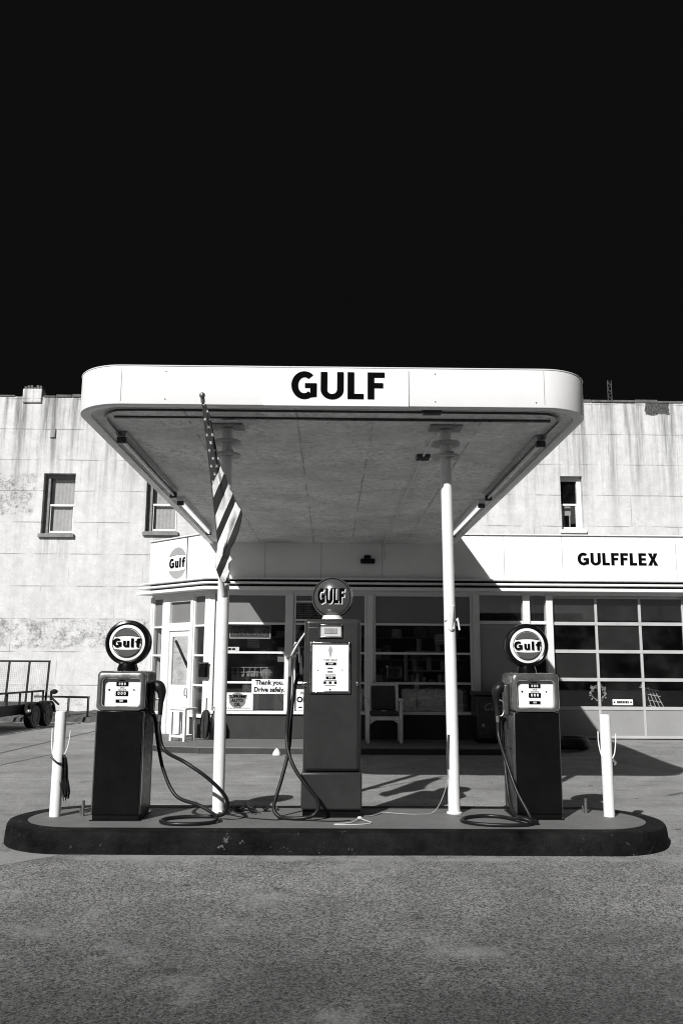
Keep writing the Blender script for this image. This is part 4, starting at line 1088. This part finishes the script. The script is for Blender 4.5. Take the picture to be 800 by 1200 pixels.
def lerp_prof(y):
    for a, b in zip(prof, prof[1:]):
        if a[0] <= y <= b[0]:
            t = (y - a[0]) / (b[0] - a[0]); return a[1] + (b[1] - a[1]) * t, a[2] + (b[2] - a[2]) * t
    return prof[-1][1:]
NR = 90
FLAG = []
for i in range(NR + 1):
    yc = 112 + (1120 - 112) * i / NR; l_, r_ = lerp_prof(yc)
    for j in range(NC + 1):
        u_ = j / NC; xc = l_ + (r_ - l_) * u_
        px, py, _y = fpt(xc, yc); t_ = (yc - 80) / 1040.; ya = 7.62 + .86 * min(t_, .45) + .1 * max(t_ - .45, 0); yb = 7.62 + .34 * t_; Y_ = ya + (yb - ya) * min(1, u_ * 2.2)
        fold = .015 * math.sin(u_ * 6.3 + yc * .004) * min(1, (yc - 90) / 300.) + .008 * math.sin(u_ * 15 + yc * .019) + .006 * math.sin(yc * .045 + u_ * 4) - .05 * u_
        FLAG.append((unproj(px, py, Y_ - .05 + fold), (yc + 2.4 * xc - 900 + 14 * math.sin(yc * .021 + xc * .045)) / 105., xc / 400., (xc - l_) / 30. + .2, yc / 44.))
for q_ in FLAG: mb.v.append(tuple(q_[0]))
for i in range(NR):
    for j in range(NC): a = i * (NC + 1) + j; mb.f.append((a, a + 1, a + NC + 2, a + NC + 1))
cl_ = mb.build('cloth', M['flag'], fl, smooth=True)
uvl = cl_.data.uv_layers.new(name='UVMap')
for lp_ in cl_.data.loops: uvl.data[lp_.index].uv = FLAG[lp_.vertex_index][1:3]
uv2 = cl_.data.uv_layers.new(name='Stars')
for lp_ in cl_.data.loops: uv2.data[lp_.index].uv = FLAG[lp_.vertex_index][3:5]
sd_ = cl_.modifiers.new('solid', 'SOLIDIFY'); sd_.thickness = .004

# ------------------------------------------------------------------ pumps
def dome_disc(mb, r, depth, mx, n=44, k=8):
    prof = [(max(r * i / k, .0006), depth * (1 - (i / k) ** 2)) for i in range(k, -1, -1)]
    mb.lathe(prof, n, mx)
def counter(parent, x0, x1, z0, z1, y, txt, org):
    m_ = MB(); m_.box(x0, x1, y - .005, y + .001, z0, z1); o = m_.build('counter', M['letter'], parent)
    if txt: text('digits', txt, (z1 - z0) * .85, T(((x0 + x1) / 2, y - .0065, (z0 + z1) / 2)), M['dial'], o, depth=.001, bold=.001)
    return o
def small_pump(label, cx, fy, side, h_globe=1.60, gdx=0., gdy=.17):
    """square-topped pump: black front, grey glossy head, round globe; hose on the given side (+1 right)"""
    W, D, zj, zt = .44, .50, .972, 1.335
    t = thing('gas_pump', label, 'gas pump', (cx, fy + D / 2, IZ), 'pair of black pumps with round emblem globes')
    X0, X1, Y0, Y1 = cx - W / 2, cx + W / 2, fy, fy + D
    z = IZ
    m_ = MB(); m_.box(X0 - .008, X1 + .008, Y0 - .008, Y1 + .008, z, z + .012).box(X0 + .012, X1 - .012, Y0 + .012, Y1 - .012, z + .012, z + .05); m_.build('base_plate', M['black'], t)
    m_ = MB(); m_.box(X0, X1, Y0 + .004, Y1, z + .05, z + zj); cab = m_.build('cabinet', M['side'], t, bevel=.012)
    m_ = MB(); m_.box(X0 + .012, X1 - .012, Y0 - .004, Y0 + .0035, z + .055, z + zj - .004); m_.build('front_panel', M['black'], cab, bevel=.004)
    m_ = MB()
    for xs_ in (X0 - .0035, X1 - .0005):
        m_.box(xs_, xs_ + .004, Y0 + .02, Y0 + .045, z + .06, z + zj - .01).box(xs_, xs_ + .004, Y1 - .05, Y1 - .03, z + .06, z + zj - .01)
    m_.build('edge_strip', M['chrome'], cab)
    m_ = MB(); sxx = X1 if side > 0 else X0
    for zz in (z + .62,): m_.box(sxx - .003, sxx + .003, Y0 + .12, Y0 + .34, zz, zz + .006)
    m_.build('panel_seam', M['black'], cab)
    # head
    m_ = MB(); m_.box(X0 - .006, X1 + .006, Y0 + .060, Y1 + .004, z + zj + .002, z + zt); hd = m_.build('housing', M['housing'], t, bevel=.04, seg=5)
    fx0, fx1, fz0, fz1 = X0 + .045, X1 - .045, z + 1.015, z + 1.262
    def rrect(a, b, c, d, r): return [p for cx_, cz_, s_ in ((b - r, d - r, 0), (a + r, d - r, 90), (a + r, c + r, 180), (b - r, c + r, 270)) for p in arc(cx_, cz_, r, r, s_, s_ + 90, 7)]
    ox0, ox1, oz0, oz1 = X0 - .006, X1 + .006, z + zj + .002, z + zt
    def outer(k, r): return rrect(ox0 + k, ox1 - k, oz0 + min(k, .004), oz1 - k * 1.3, r)
    i_ = rrect(fx0, fx1, fz0, fz1, .03)
    m_ = MB(); n_ = len(i_)
    for pl, yy in ((outer(.004, .04), Y0 + .0605), (outer(0, .042), Y0 + .05), (outer(.001, .042), Y0 + .015), (outer(.008, .042), Y0 - .002), (outer(.022, .04), Y0 - .010), (rrect(fx0 - .016, fx1 + .016, fz0 - .014, fz1 + .014, .042), Y0 - .011), (rrect(fx0 - .007, fx1 + .007, fz0 - .007, fz1 + .007, .036), Y0 - .004), (i_, Y0 + .012), (i_, Y0 + .056)):
        m_.v += [(p[0], yy, p[1]) for p in pl]
    for j in range(8): m_.f += [(j * n_ + k, j * n_ + (k + 1) % n_, (j + 1) * n_ + (k + 1) % n_, (j + 1) * n_ + k) for k in range(n_)]
    m_.build('bezel', M['housing'], hd, smooth=True)
    yf = Y0 + .046
    m_ = MB(); m_.prism(rrect(fx0 + .0006, fx1 - .0006, fz0 + .0006, fz1 - .0006, .0295)[::-1], yf - .002, yf + .008); df = m_.build('dial_face', M['dial'], t)
    mxc = (fx0 + fx1) / 2 + .0
    yy = yf - .003
    counter(df, mxc - .055, mxc + .055, fz1 - .065, fz1 - .028, yy, '0 0 0', t)
    counter(df, mxc - .058, mxc + .056, fz1 - .155, fz1 - .112, yy, '0 0 0', t)
    counter(df, mxc - .055, mxc + .050, fz1 - .215, fz1 - .188, yy, '0 0', t)
    text('print', 'SALE', .02, T((mxc, yy - .001, fz1 - .081)), M['letter'], df, depth=.0008)
    text('print', 'GALLONS', .018, T((mxc, yy - .001, fz1 - .101)), M['letter'], df, depth=.0008)
    m_ = MB(); m_.cyl((mxc + .11, yy - .003, fz1 - .10), (mxc + .11, yy + .002, fz1 - .10), .007, n=10).cyl((mxc - .12, yy - .003, fz1 - .10), (mxc - .12, yy + .002, fz1 - .10), .009, n=10)
    m_.box(mxc - .03, mxc + .025, yy - .003, yy + .002, fz1 - .018, fz1 - .012); m_.build('stud', M['letter'], df)
    # globe
    gzc = h_globe + IZ; gy = fy + gdy; pcx = cx; cx = cx + gdx
    m_ = MB(); m_.lathe([(.095, z + zt - .004), (.10, z + zt + .02), (.085, z + zt + .06), (.085, z + zt + .085)], 28, T((cx, gy + .05, 0))); gb = m_.build('globe_base', M['black'], t, smooth=True)
    mx = T((cx, gy, gzc)) @ Matrix.Rotation(PI / 2, 4, 'X')    # local z -> -y
    m_ = MB(); m_.lathe([(.17, -.135), (.20, -.125), (.212, -.10), (.2155, -.05), (.213, .01), (.204, .026), (.185, .032), (.172, .026), (.17, .0)], 56, mx); gl_ = m_.build('globe', M['black'], t, smooth=True)
    m_ = MB(); dome_disc(m_, .1695, .012, T((cx, gy - .022, gzc)) @ Matrix.Rotation(PI / 2, 4, 'X')); m_.build('lens', M['lens'], gl_, smooth=True)
    m_ = MB(); m_.lathe([(.136, .0), (.139, .003), (.142, .0)], 48, T((cx, gy - .031, gzc)) @ Matrix.Rotation(PI / 2, 4, 'X'), cap=False); m_.build('lens_ring', M['emblem'], gl_)
    emblem(gl_, T((cx, gy, gzc)), .131, 0, M['emblem'], .034, lw=2.02)
    cx = pcx
    # nozzle hanging in its boot on the side
    s = side; bx = X1 + .006 if s > 0 else X0 - .006
    m_ = MB(); xa, xb = sorted((bx, bx + s * .05)); m_.box(xa, xb, fy + .13, fy + .24, z + .93, z + 1.23); m_.build('nozzle_boot', M['side'], t, bevel=.02, seg=3)
    pz = [(bx + s * .03, fy + .18, z + 1.19), (bx + s * .06, fy + .175, z + 1.205), (bx + s * .095, fy + .17, z + 1.185), (bx + s * .118, fy + .17, z + 1.13), (bx + s * .115, fy + .17, z + 1.02), (bx + s * .11, fy + .17, z + .93)]
    m_ = MB(); m_.tube(cr(pz, 5), [.022 + .030 * math.sin(PI * min(1, i / 19.)) for i in range(26)], 12); nz = m_.build('nozzle', M['rubber'], t, smooth=True)
    m_ = MB(); m_.tube(cr([(bx + s * .10, fy + .165, z + 1.08), (bx + s * .055, fy + .16, z + 1.06), (bx + s * .045, fy + .16, z + .99), (bx + s * .07, fy + .16, z + .93), (bx + s * .105, fy + .165, z + .935)], 5), .008, 8); m_.build('guard', M['steel'], nz, smooth=True)
    m_ = MB(); m_.cyl((bx + s * .11, fy + .17, z + .94), (bx + s * .108, fy + .17, z + .87), .021, .018, n=14); m_.build('hose_coupling', M['steel'], nz, smooth=True)
    return t, (bx + s * .108, fy + .17, z + .87), (bx, fy + .36, z + .90)

tL, nL, oL = small_pump('black gas pump standing beside the flag post, hose coiled toward the post', -1.935, 8.12, 1)
tR, nR, oR = small_pump('black gas pump with hose on its window-facing flank, near the drinks cooler', 1.955, 8.26, -1, gdx=-.022, gdy=.22)
tL['label'] = 'black gas pump with emblem globe standing next to the bollard with the rag'
tR['label'] = 'black gas pump with emblem globe standing in front of the garage door corner'
def hose(parent, pts, r=.0165):
    m_ = MB(); m_.tube(cr(pts, 9), r, 12); return m_.build('hose', M['rubber'], parent, smooth=True)
hz = IZ + .018
nx_, ny_, nz_ = nL
hose(tL, [nL, (nx_ + .01, ny_ - .02, nz_ - .10), (nx_ + .07, ny_ - .05, nz_ - .26), (-1.30, 8.05, .70), (-1.08, 8.02, .56), (-.93, 8.06, .40), (-.93, 8.12, .27), (-1.02, 8.22, hz + .012), (-1.15, 8.27, hz), (-1.34, 8.24, hz), (-1.48, 8.14, hz), (-1.49, 7.99, hz), (-1.36, 7.89, hz), (-1.16, 7.90, hz), (-1.02, 8.0, hz + .002), (-1.03, 8.10, hz + .04), (-1.19, 8.20, hz + .11), (-1.42, 8.32, .37), (-1.56, 8.40, .58), (-1.64, 8.45, .85), (oL[0] + .03, oL[1], oL[2] - .02), (oL[0] - .02, oL[1], oL[2] + .04)])
nx_, ny_, nz_ = nR
hose(tR, [nR, (nx_ - .0, ny_ - .03, nz_ - .14), (1.655, 8.28, .72), (1.72, 8.14, .46), (1.80, 8.02, .27), (1.80, 7.95, hz + .01), (1.70, 7.90, hz), (1.51, 7.89, hz), (1.31, 7.96, hz), (1.21, 8.10, hz), (1.27, 8.26, hz), (1.45, 8.36, hz), (1.60, 8.31, hz), (1.69, 8.18, hz + .006), (1.72, 8.04, hz + .038), (1.76, 7.985, hz + .035), (1.83, 7.97, hz + .012), (1.87, 8.02, hz + .012), (1.80, 8.12, hz + .02), (1.71, 8.24, hz + .045), (1.69, 8.40, .45), (oR[0] - .03, oR[1], oR[2] - .1), (oR[0] + .02, oR[1], oR[2])])
# decal on the right pump's flank
m_ = MB(); m_.box(1.741, 1.7445, 8.40, 8.50, .62, .88); dc = m_.build('decal', M['side'], tR)
m_ = MB()
for k in range(7): m_.box(1.7385, 1.7412, 8.41, 8.49 - .02 * (k % 2), .64 + k * .032, .648 + k * .032)
m_.build('decal_print', M['dial'], dc)

# the taller middle pump
cx, fy = .02, 8.30
tC = thing('tall_gas_pump', 'tall dark pump with white dial and dark globe reading GULF at island centre', 'gas pump', (cx, fy + .22, IZ))
m_ = MB(); m_.box(cx - .265, cx + .275, fy + .03, fy + .46, IZ, .252); m_.build('plinth', M['black'], tC)
m_ = MB(); m_.box(cx - .281, cx + .289, fy - .009, fy + .49, .254, .59); m_.build('skirt', M['red'], tC, bevel=.018, seg=3)
m_ = MB(); m_.box(cx - .268, cx + .278, fy, fy + .48, .592, 2.02); body = m_.build('cabinet', M['red'], tC, bevel=.045, seg=5)
m_ = MB(); m_.box(cx - .235, cx + .245, fy - .004, fy + .012, .62, 1.94); m_.build('front_panel', M['red'], body, bevel=.02, seg=3)
m_ = MB(); m_.box(cx - .284, cx - .18, fy - .010, fy + .06, 1.375, 1.425).box(cx + .225, cx + .255, fy - .012, fy + .02, 1.385, 1.43); m_.build('latch', M['chrome'], tC, bevel=.012)
y = fy - .006
m_ = MB(); a, b, c, d = -.192, .198, 1.315, 1.80   # dial frame
m_.box(a, a + .022, y - .02, y + .005, c, d).box(b - .022, b, y - .02, y + .005, c, d).box(a + .022, b - .022, y - .02, y + .005, c, c + .022).box(a + .022, b - .022, y - .02, y + .005, d - .022, d); m_.build('dial_frame', M['chrome'], tC, bevel=.006)
m_ = MB(); m_.box(a + .0225, b - .0225, y - .008, y + .003, c + .0225, d - .0225); df = m_.build('dial_face', M['dial'], tC)
yy = y - .0085; mc = (a + b) / 2
counter(df, mc - .045, mc + .055, 1.582, 1.606, yy, '0 0 0', tC); counter(df, mc - .04, mc + .05, 1.452, 1.474, yy, '0 0 0', tC)
m_ = MB(); m_.prism([(mc, 1.645), (mc + .018, 1.72), (mc + .008, 1.765), (mc, 1.74), (mc - .008, 1.765), (mc - .018, 1.72)], yy - .002, yy + .001); m_.build('flame_mark', M['emblem_pale'], df)
text('print', 'THIS SALE', .030, T((mc, yy - .001, 1.628)), M['letter'], df, depth=.0008)
text('print', 'GALLONS', .022, T((mc, yy - .001, 1.490)), M['letter'], df, depth=.0008)
m_ = MB(); m_.box(mc - .025, mc + .025, yy - .002, yy + .001, 1.546, 1.556).box(mc - .025, mc + .025, yy - .002, yy + .001, 1.512, 1.522)
for k in (-1, 0, 1): m_.box(mc + k * .05 - .012, mc + k * .05 + .012, yy - .002, yy + .001, 1.405, 1.428)
m_.box(mc - .055, mc + .06, yy - .002, yy + .001, 1.436, 1.440); m_.box(mc - .05, mc + .05, yy - .002, yy + .001, 1.388, 1.391)
m_.cyl((mc, yy - .003, 1.352), (mc, yy + .001, 1.352), .008, n=10).cyl((mc - .115, yy - .003, 1.53), (mc - .115, yy + .001, 1.53), .005, n=8).cyl((mc + .115, yy - .003, 1.535), (mc + .115, yy + .001, 1.535), .005, n=8); m_.build('print', M['letter'], df)
m_ = MB(); a, b, c, d = -.108, .118, 1.838, 1.965
m_.box(a, a + .014, y - .016, y + .004, c, d).box(b - .014, b, y - .016, y + .004, c, d).box(a + .014, b - .014, y - .016, y + .004, c, c + .014).box(a + .014, b - .014, y - .016, y + .004, d - .014, d); m_.build('window_frame', M['chrome'], tC, bevel=.004)
m_ = MB(); m_.box(a + .0145, b - .0145, y - .005, y + .002, c + .0145, d - .0145); vw = m_.build('sight_window', M['dimwhite'], tC)
m_ = MB(); m_.box(a + .05, b - .05, y - .010, y - .006, c + .04, d - .035); m_.build('sight_glass', M['dim'], vw, bevel=.004)
# globe turned a little to the left
gz0 = 2.243; gmx = T((cx - .003, fy + .21, gz0)) @ Matrix.Rotation(R(-9), 4, 'Z')
m_ = MB(); m_.lathe([(.10, 2.018), (.105, 2.028), (.095, 2.05), (.095, 2.065)], 30, T((cx, fy + .24, 0))); m_.build('globe_base', M['white'], tC, smooth=True)
RX = Matrix.Rotation(PI / 2, 4, 'X')
m_ = MB(); m_.lathe([(.15, -.12), (.19, -.105), (.202, -.07), (.206, -.02), (.2, .012), (.19, .02)], 56, gmx @ RX); gC = m_.build('globe', M['black'], tC, smooth=True)
m_ = MB(); m_.lathe([(.186, .010), (.19, .024), (.197, .024), (.2, .012)], 56, gmx @ RX, cap=False); m_.build('rim', M['side'], gC, smooth=True)
DEP = .055
m_ = MB(); dome_disc(m_, .188, DEP, gmx @ T((0, -.015, 0)) @ RX, 56, 14); m_.build('lens', M['red_globe'], gC, smooth=True)
def on_dome(mb0, lift):
    # cut the letters fine and lay them on the curve of the lens
    me = bpy.data.meshes.new('tmp'); me.from_pydata([tuple(p) for p in mb0.v], [], mb0.f)
    bm = bmesh.new(); bm.from_mesh(me); bmesh.ops.triangulate(bm, faces=bm.faces)
    bmesh.ops.subdivide_edges(bm, edges=[e for e in bm.edges if e.calc_length() > .02], cuts=2)
    out = MB(); bm.verts.index_update()
    for v in bm.verts:
        r2 = min((v.co.x ** 2 + v.co.z ** 2) / .188 ** 2, 1); out.v.append(tuple(gmx @ Vector((v.co.x, -.015 - DEP * (1 - r2) - lift + v.co.y, v.co.z))))
    out.f = [tuple(v.index for v in f.verts) for f in bm.faces]; bm.free(); bpy.data.meshes.remove(me)
    return out
m_ = MB(); word(m_, 'GULF', -.128, -.072, .150, -.002, .004, t=.25, gap=.08, fit=.268); on_dome(m_, .0015).build('letter_shadow', M['dial'], gC)
m_ = MB(); word(m_, 'GULF', -.137, -.063, .150, -.002, .004, t=.25, gap=.08, fit=.268); on_dome(m_, .0045).build('lettering', M['letter'], gC)
# nozzle, hook and hose on the left flank
bx = cx - .268
m_ = MB(); m_.box(bx - .045, bx, fy + .12, fy + .26, 1.48, 1.76); m_.build('nozzle_boot', M['side'], tC, bevel=.02, seg=3)
m_ = MB(); m_.tube(cr([(bx + .02, fy + .06, 1.90), (bx - .05, fy + .06, 1.80), (bx - .105, fy + .06, 1.70), (bx - .125, fy + .06, 1.66)], 5), [.016] * 8 + [.02] * 8, 12); nz = m_.build('nozzle', M['steel'], tC, smooth=True)
m_ = MB(); m_.tube(cr([(bx - .10, fy + .06, 1.76), (bx - .085, fy + .06, 1.79), (bx - .06, fy + .06, 1.77), (bx - .05, fy + .06, 1.68), (bx - .045, fy + .06, 1.60)], 5), .008, 8); m_.tube([(bx - .17, fy + .05, 1.655), (bx - .08, fy + .07, 1.66)], .02, 10); m_.build('lever', M['steel'], nz, smooth=True)
m_ = MB(); m_.cyl((bx - .13, fy + .06, 1.65), (bx - .135, fy + .06, 1.47), .02, .019, n=14); m_.build('hose_coupling', M['steel'], nz, smooth=True)
hose(tC, [(bx - .135, fy + .06, 1.49), (bx - .14, fy + .05, 1.2), (bx - .155, fy + .03, .95), (bx - .14, fy - .02, .80), (bx - .08, fy - .08, .65), (bx + .03, fy - .12, .50), (bx + .135, fy - .13, .38), (bx + .155, fy - .13, .30), (bx + .11, fy - .13, .23), (bx + .03, fy - .14, hz + .01), (bx - .09, fy - .12, hz), (bx - .20, fy - .06, hz + .003), (bx - .26, fy - .02, .26), (bx - .245, fy + .0, .36), (bx - .19, fy + .04, .55), (bx - .135, fy + .1, .80), (bx - .12, fy + .14, 1.1), (bx - .095, fy + .18, 1.35), (bx - .05, fy + .2, 1.50), (bx + .01, fy + .2, 1.52)], .0175)

# ------------------------------------------------------------------ bollards
def bollard(x, y, top, label):
    t = thing('bollard', label, 'bollard', (x, y, IZ), 'white bollards at the island ends')
    m_ = MB(); m_.lathe([(.052, IZ), (.052, top - .02), (.049, top - .006), (.040, top), (.001, top + .002)], 28, T((x, y, 0))); m_.build('post', M['white_post'], t, smooth=True)
    m_ = MB(); m_.tube(cr([(x - .074, y + .0, top - .16), (x - .073, y + .0, top - .26), (x - .064, y - .01, top - .34), (x - .050, y - .02, top - .40)], 5), .0058, 8)
    m_.tube(cr([(x + .098, y + .0, top - .18), (x + .092, y + .0, top - .27), (x + .075, y - .01, top - .36), (x + .05, y - .02, top - .41)], 5), .0058, 8)
    m_.build('hose_hook', M['trim'], t, smooth=True)
    return t
bl = bollard(-2.545, 8.35, 1.135, 'white bollard with a dark rag hanging from its hook'); br = bollard(2.665, 8.46, 1.125, 'white bollard with bare hooks standing in front of the garage door')
m_ = MB(); m_.tube(cr([(-2.60, 8.30, .72), (-2.565, 8.287, .69), (-2.53, 8.288, .665), (-2.50, 8.30, .66)], 5), .009, 8); m_.build('strap', M['rubber'], bl, smooth=True)
m_ = MB(); m_.tube([(2.70, 8.40, .71), (2.73, 8.385, .68), (2.715, 8.39, .66)], .012, 8); m_.build('clip', M['steel'], br, smooth=True)
rg = thing('rag', 'dark ragged cloth hanging on the side of the bollard by the pump', 'rag', (-2.49, 8.33, .72))
m_ = MB(); NCs = 9; rnd = random.Random(21)
rowsr = [(.74, -2.495, .012), (.70, -2.485, .035), (.62, -2.483, .045), (.54, -2.478, .045), (.46, -2.465, .05), (.40, -2.452, .045), (.35, -2.445, .03)]
for z, xc, w_ in rowsr:
    for j in range(NCs): u_ = j / (NCs - 1) - .5; m_.v.append((xc + u_ * w_ * 1.6, 8.33 + .02 * math.sin(j * 2.1 + z * 9), z + (rnd.uniform(-.05, .03) if z < .36 else 0)))
for i in range(len(rowsr) - 1):
    for j in range(NCs - 1): a = i * NCs + j; m_.f.append((a, a + 1, a + NCs + 1, a + NCs))
o = m_.build('cloth', M['fabric'], rg, smooth=True); s_ = o.modifiers.new('solid', 'SOLIDIFY'); s_.thickness = .006

# ------------------------------------------------------------------ small things on the island
def stub(x, y, label):
    t = thing('pipe_stub', label, 'pipe', (x, y, IZ), 'short capped pipes on the island')
    m_ = MB(); m_.cyl((x, y, IZ), (x, y, IZ + .10), .014, n=12).cyl((x - .02, y + .01, IZ), (x - .03, y + .01, IZ + .07), .008, n=10); m_.build('pipe', M['brass'], t, smooth=True)
    m_ = MB(); m_.cyl((x, y, IZ + .10), (x, y, IZ + .14), .016, n=6); m_.build('cap', M['rust'], t)
stub(-2.29, 8.36, 'short pipe stub with dark cap at the foot of the pump beside the rag bollard')
stub(2.49, 8.62, 'short pipe stub beside the bare bollard near the garage side pump')
t = thing('extension_cord', 'white extension cord with plug lying in a loop before the middle pump', 'cord', (.25, 8.1, IZ))
m_ = MB(); m_.tube(cr([(.27, 8.2, .205), (.32, 8.17, .19), (.36, 8.12, IZ + .006), (.38, 8.03, IZ + .006), (.25, 7.96, IZ + .006), (.08, 7.95, IZ + .006), (.06, 7.99, IZ + .006), (.2, 8.06, IZ + .006), (.27, 8.17, IZ + .02)], 7), .0048, 8); m_.build('wire', M['cord_white'], t, smooth=True)
m_ = MB(); m_.ball((.285, 8.19, IZ + .022), .021, 12, (1.2, .8, .8)); m_.build('plug', M['cord_white'], t, smooth=True)
t = thing('slack_cord', 'pale thin cord trailing from the right post to the middle pump', 'cord', (.8, 8.6, IZ))
m_ = MB(); m_.tube(cr([(1.15, 8.56, .60), (1.14, 8.55, .48), (1.08, 8.56, .30), (1.0, 8.58, IZ + .01), (.85, 8.50, IZ + .006), (.70, 8.52, IZ + .006), (.52, 8.60, IZ + .006), (.50, 8.55, IZ + .006), (.42, 8.42, IZ + .006), (.33, 8.38, IZ + .006)], 7), .0045, 8); m_.build('wire', M['cord_grey'], t, smooth=True)
m_ = MB(); m_.tube(cr([(1.16, 8.55, .92), (1.145, 8.545, .75), (1.15, 8.56, .60)], 5), .012, 8); m_.build('plug', M['side'], t, smooth=True)
t = thing('wire_tangle', 'tangle of dark wire and leaves heaped at the foot of the left post', 'wire', (-.9, 8.6, IZ))
m_ = MB(); rnd = random.Random(14); pts = []
for k in range(44): u_ = k / 43; pts.append((-1.0 + u_ * .42 + rnd.uniform(-.05, .05), 8.45 + .2 * u_ + rnd.uniform(-.07, .07), IZ + .014 + rnd.random() * .09 * math.sin(PI * u_)))
m_.tube(cr(pts, 4), .008, 7)
for k in range(30):
    c_ = Vector((rnd.uniform(-1., -.65), rnd.uniform(8.4, 8.65), IZ + rnd.uniform(.01, .06))); d_ = Vector((rnd.uniform(-1, 1), rnd.uniform(-1, 1), rnd.uniform(-.3, .6))).normalized() * .03; e_ = d_.cross(Vector((0, 0, 1))).normalized() * .012
    m_.add([c_ - d_, c_ + e_, c_ + d_, c_ - e_], [(0, 1, 2, 3)])
m_.build('strands', M['rubber'], t, smooth=True)
t = thing('ground_wire', 'thin dark wire running over the island from the tangle to the middle pump', 'wire', (-.4, 8.1, IZ))
m_ = MB(); m_.tube(cr([(-.92, 8.42, IZ + .005), (-.75, 8.28, IZ + .005), (-.5, 8.18, IZ + .005), (-.42, 8.20, IZ + .005), (-.2, 8.16, IZ + .005), (.05, 8.12, IZ + .005), (.2, 8.16, IZ + .005)], 6), .005, 6); m_.build('strand', M['rubber'], t, smooth=True)
t = thing('fill_pipe', 'small dark capped fill pipe on the island behind the middle pump hose', 'pipe', (-.52, 8.72, IZ))
m_ = MB(); m_.lathe([(.03, IZ), (.032, IZ + .025), (.02, IZ + .035)], 14, T((-.52, 8.72, 0))); m_.build('lid', M['rust'], t, smooth=True)

# ------------------------------------------------------------------ trailer and railing on the left
d = Vector((.105, .9945)); nr = Vector((.9945, -.105)); O = Vector((-7.14, 21.75))
def tp(a, b, z): q = O + d * a + nr * b; return (q.x, q.y, z)
tr = thing('utility_trailer', 'black utility trailer with tall mesh ramp gate parked by the wall', 'trailer', tp(0, -.9, 0))
m_ = MB(); 
def tbox(m_, a0, a1, b0, b1, z0, z1):
    vs = [tp(a, b, z) for z in (z0, z1) for b in (b0, b1) for a in (a0, a1)]
    m_.add(vs, [(0, 2, 3, 1), (4, 5, 7, 6), (0, 1, 5, 4), (2, 6, 7, 3), (0, 4, 6, 2), (1, 3, 7, 5)])
tbox(m_, -3.6, .55, -1.95, -.16, .34, .58); m_.build('bed', M['frame_black'], tr, bevel=.01)
m_ = MB()
for b in (-.20, -1.92):
    m_.bar(tp(-3.6, b, .86), tp(.55, b, .86), .045)
    for a in (-3.6, -2.8, -2.1, -1.4, -.75, -.1, .53): m_.bar(tp(a, b, .56), tp(a, b, .84), .04)
m_.build('side_rail', M['frame_black'], tr)
m_ = MB()
for b in (-.17, -.70, -1.24, -1.78, -1.95): m_.bar(tp(.62 , b, .50), tp(.72, b, 1.60), .045)
m_.bar(tp(.72, -.147, 1.60), tp(.72, -1.973, 1.60), .045); m_.bar(tp(.63, -.2, .56), tp(.63, -1.9, .56), .04)
gt = m_.build('ramp_gate', M['frame_black'], tr)
m_ = MB()
for k in range(36): b = -.19 - k * .049; m_.bar(tp(.63, b, .52), tp(.725, b, 1.59), .0022)
for k in range(20): z = .6 + k * .05; m_.bar(tp(.637 + .088 * (z - .52) / 1.07, -.18, z), tp(.637 + .088 * (z - .52) / 1.07, -1.94, z), .0022)
m_.build('mesh_panel', M['frame_black'], gt)
for a in (-.40, .32):
    c_ = Vector(tp(a, -.03, .285)); ax = Vector((nr.x, nr.y, 0))
    mxw = Matrix.Translation(c_) @ ax.to_track_quat('Z', 'Y').to_matrix().to_4x4()
    m_ = MB(); m_.lathe([(.16, -.09), (.25, -.10), (.275, -.08), (.28, 0), (.275, .08), (.25, .10), (.17, .09)], 40, mxw); wh = m_.build('wheel', M['rubber'], tr, smooth=True)
    m_ = MB(); m_.lathe([(.175, .088), (.17, .102), (.155, .085), (.09, .06), (.05, .075), (.03, .10), (.001, .102)], 30, mxw); m_.build('rim', M['side'], wh, smooth=True)
    m_ = MB(); NS = 14
    for s_i in range(NS + 1):
        an = R(8 + 164 * s_i / NS); rr_ = .335
        for b in (-.16, .11): m_.v.append(tp(a + rr_ * math.cos(an), b + 0.0, .29 + rr_ * math.sin(an)))
    for s_i in range(NS): m_.f.append((2 * s_i, 2 * s_i + 2, 2 * s_i + 3, 2 * s_i + 1))
    o = m_.build('fender', M['frame_black'], tr, smooth=True); sm_ = o.modifiers.new('solid', 'SOLIDIFY'); sm_.thickness = .012
m_ = MB(); tbox(m_, .45, .53, -.10, .06, .50, .58); tbox(m_, -.86, -.74, .06, .10, .40, .46); m_.build('marker_lamp', M['dial'], tr, bevel=.01)
m_ = MB(); m_.cyl(tp(.60, -.02, .62), tp(.60, -.02, .86), .03, n=12); m_.ball(tp(.60, .06, .84), .09, 12, (1, 1, .7)); m_.bar(tp(.6, -.02, .7), tp(.55, .22, .52), .04); m_.build('jack', M['frame_black'], tr)
rl = thing('pipe_railing', 'low dark pipe railing on the kerb strip behind the trailer', 'railing', (-6.9, 23.75, .1))
m_ = MB(); m_.bar((-8.0, 23.75, .66), (-6.50, 23.75, .645), .055)
for x in (-7.06, -6.53): m_.bar((x, 23.75, .06), (x, 23.75, .64), .05)
m_.build('rail', M['rust'], rl)

# ------------------------------------------------------------------ across the street, behind the camera (seen in the glass)
ac_ = thing('street_building', 'long dark brick row across the street, seen only mirrored in the glass', 'building', (0, -26, 0))
m_ = MB()
for x0, x1, h in ((-60, -24, 5.0), (-23.99, -6, 5.6), (-5.99, 5, 4.6), (5.01, 18, 5.2), (18.01, 36, 4.7), (36.01, 60, 6.2)): m_.box(x0, x1, -40, -26, -.05, h)
m_.build('wall', M['far_brick'], ac_)
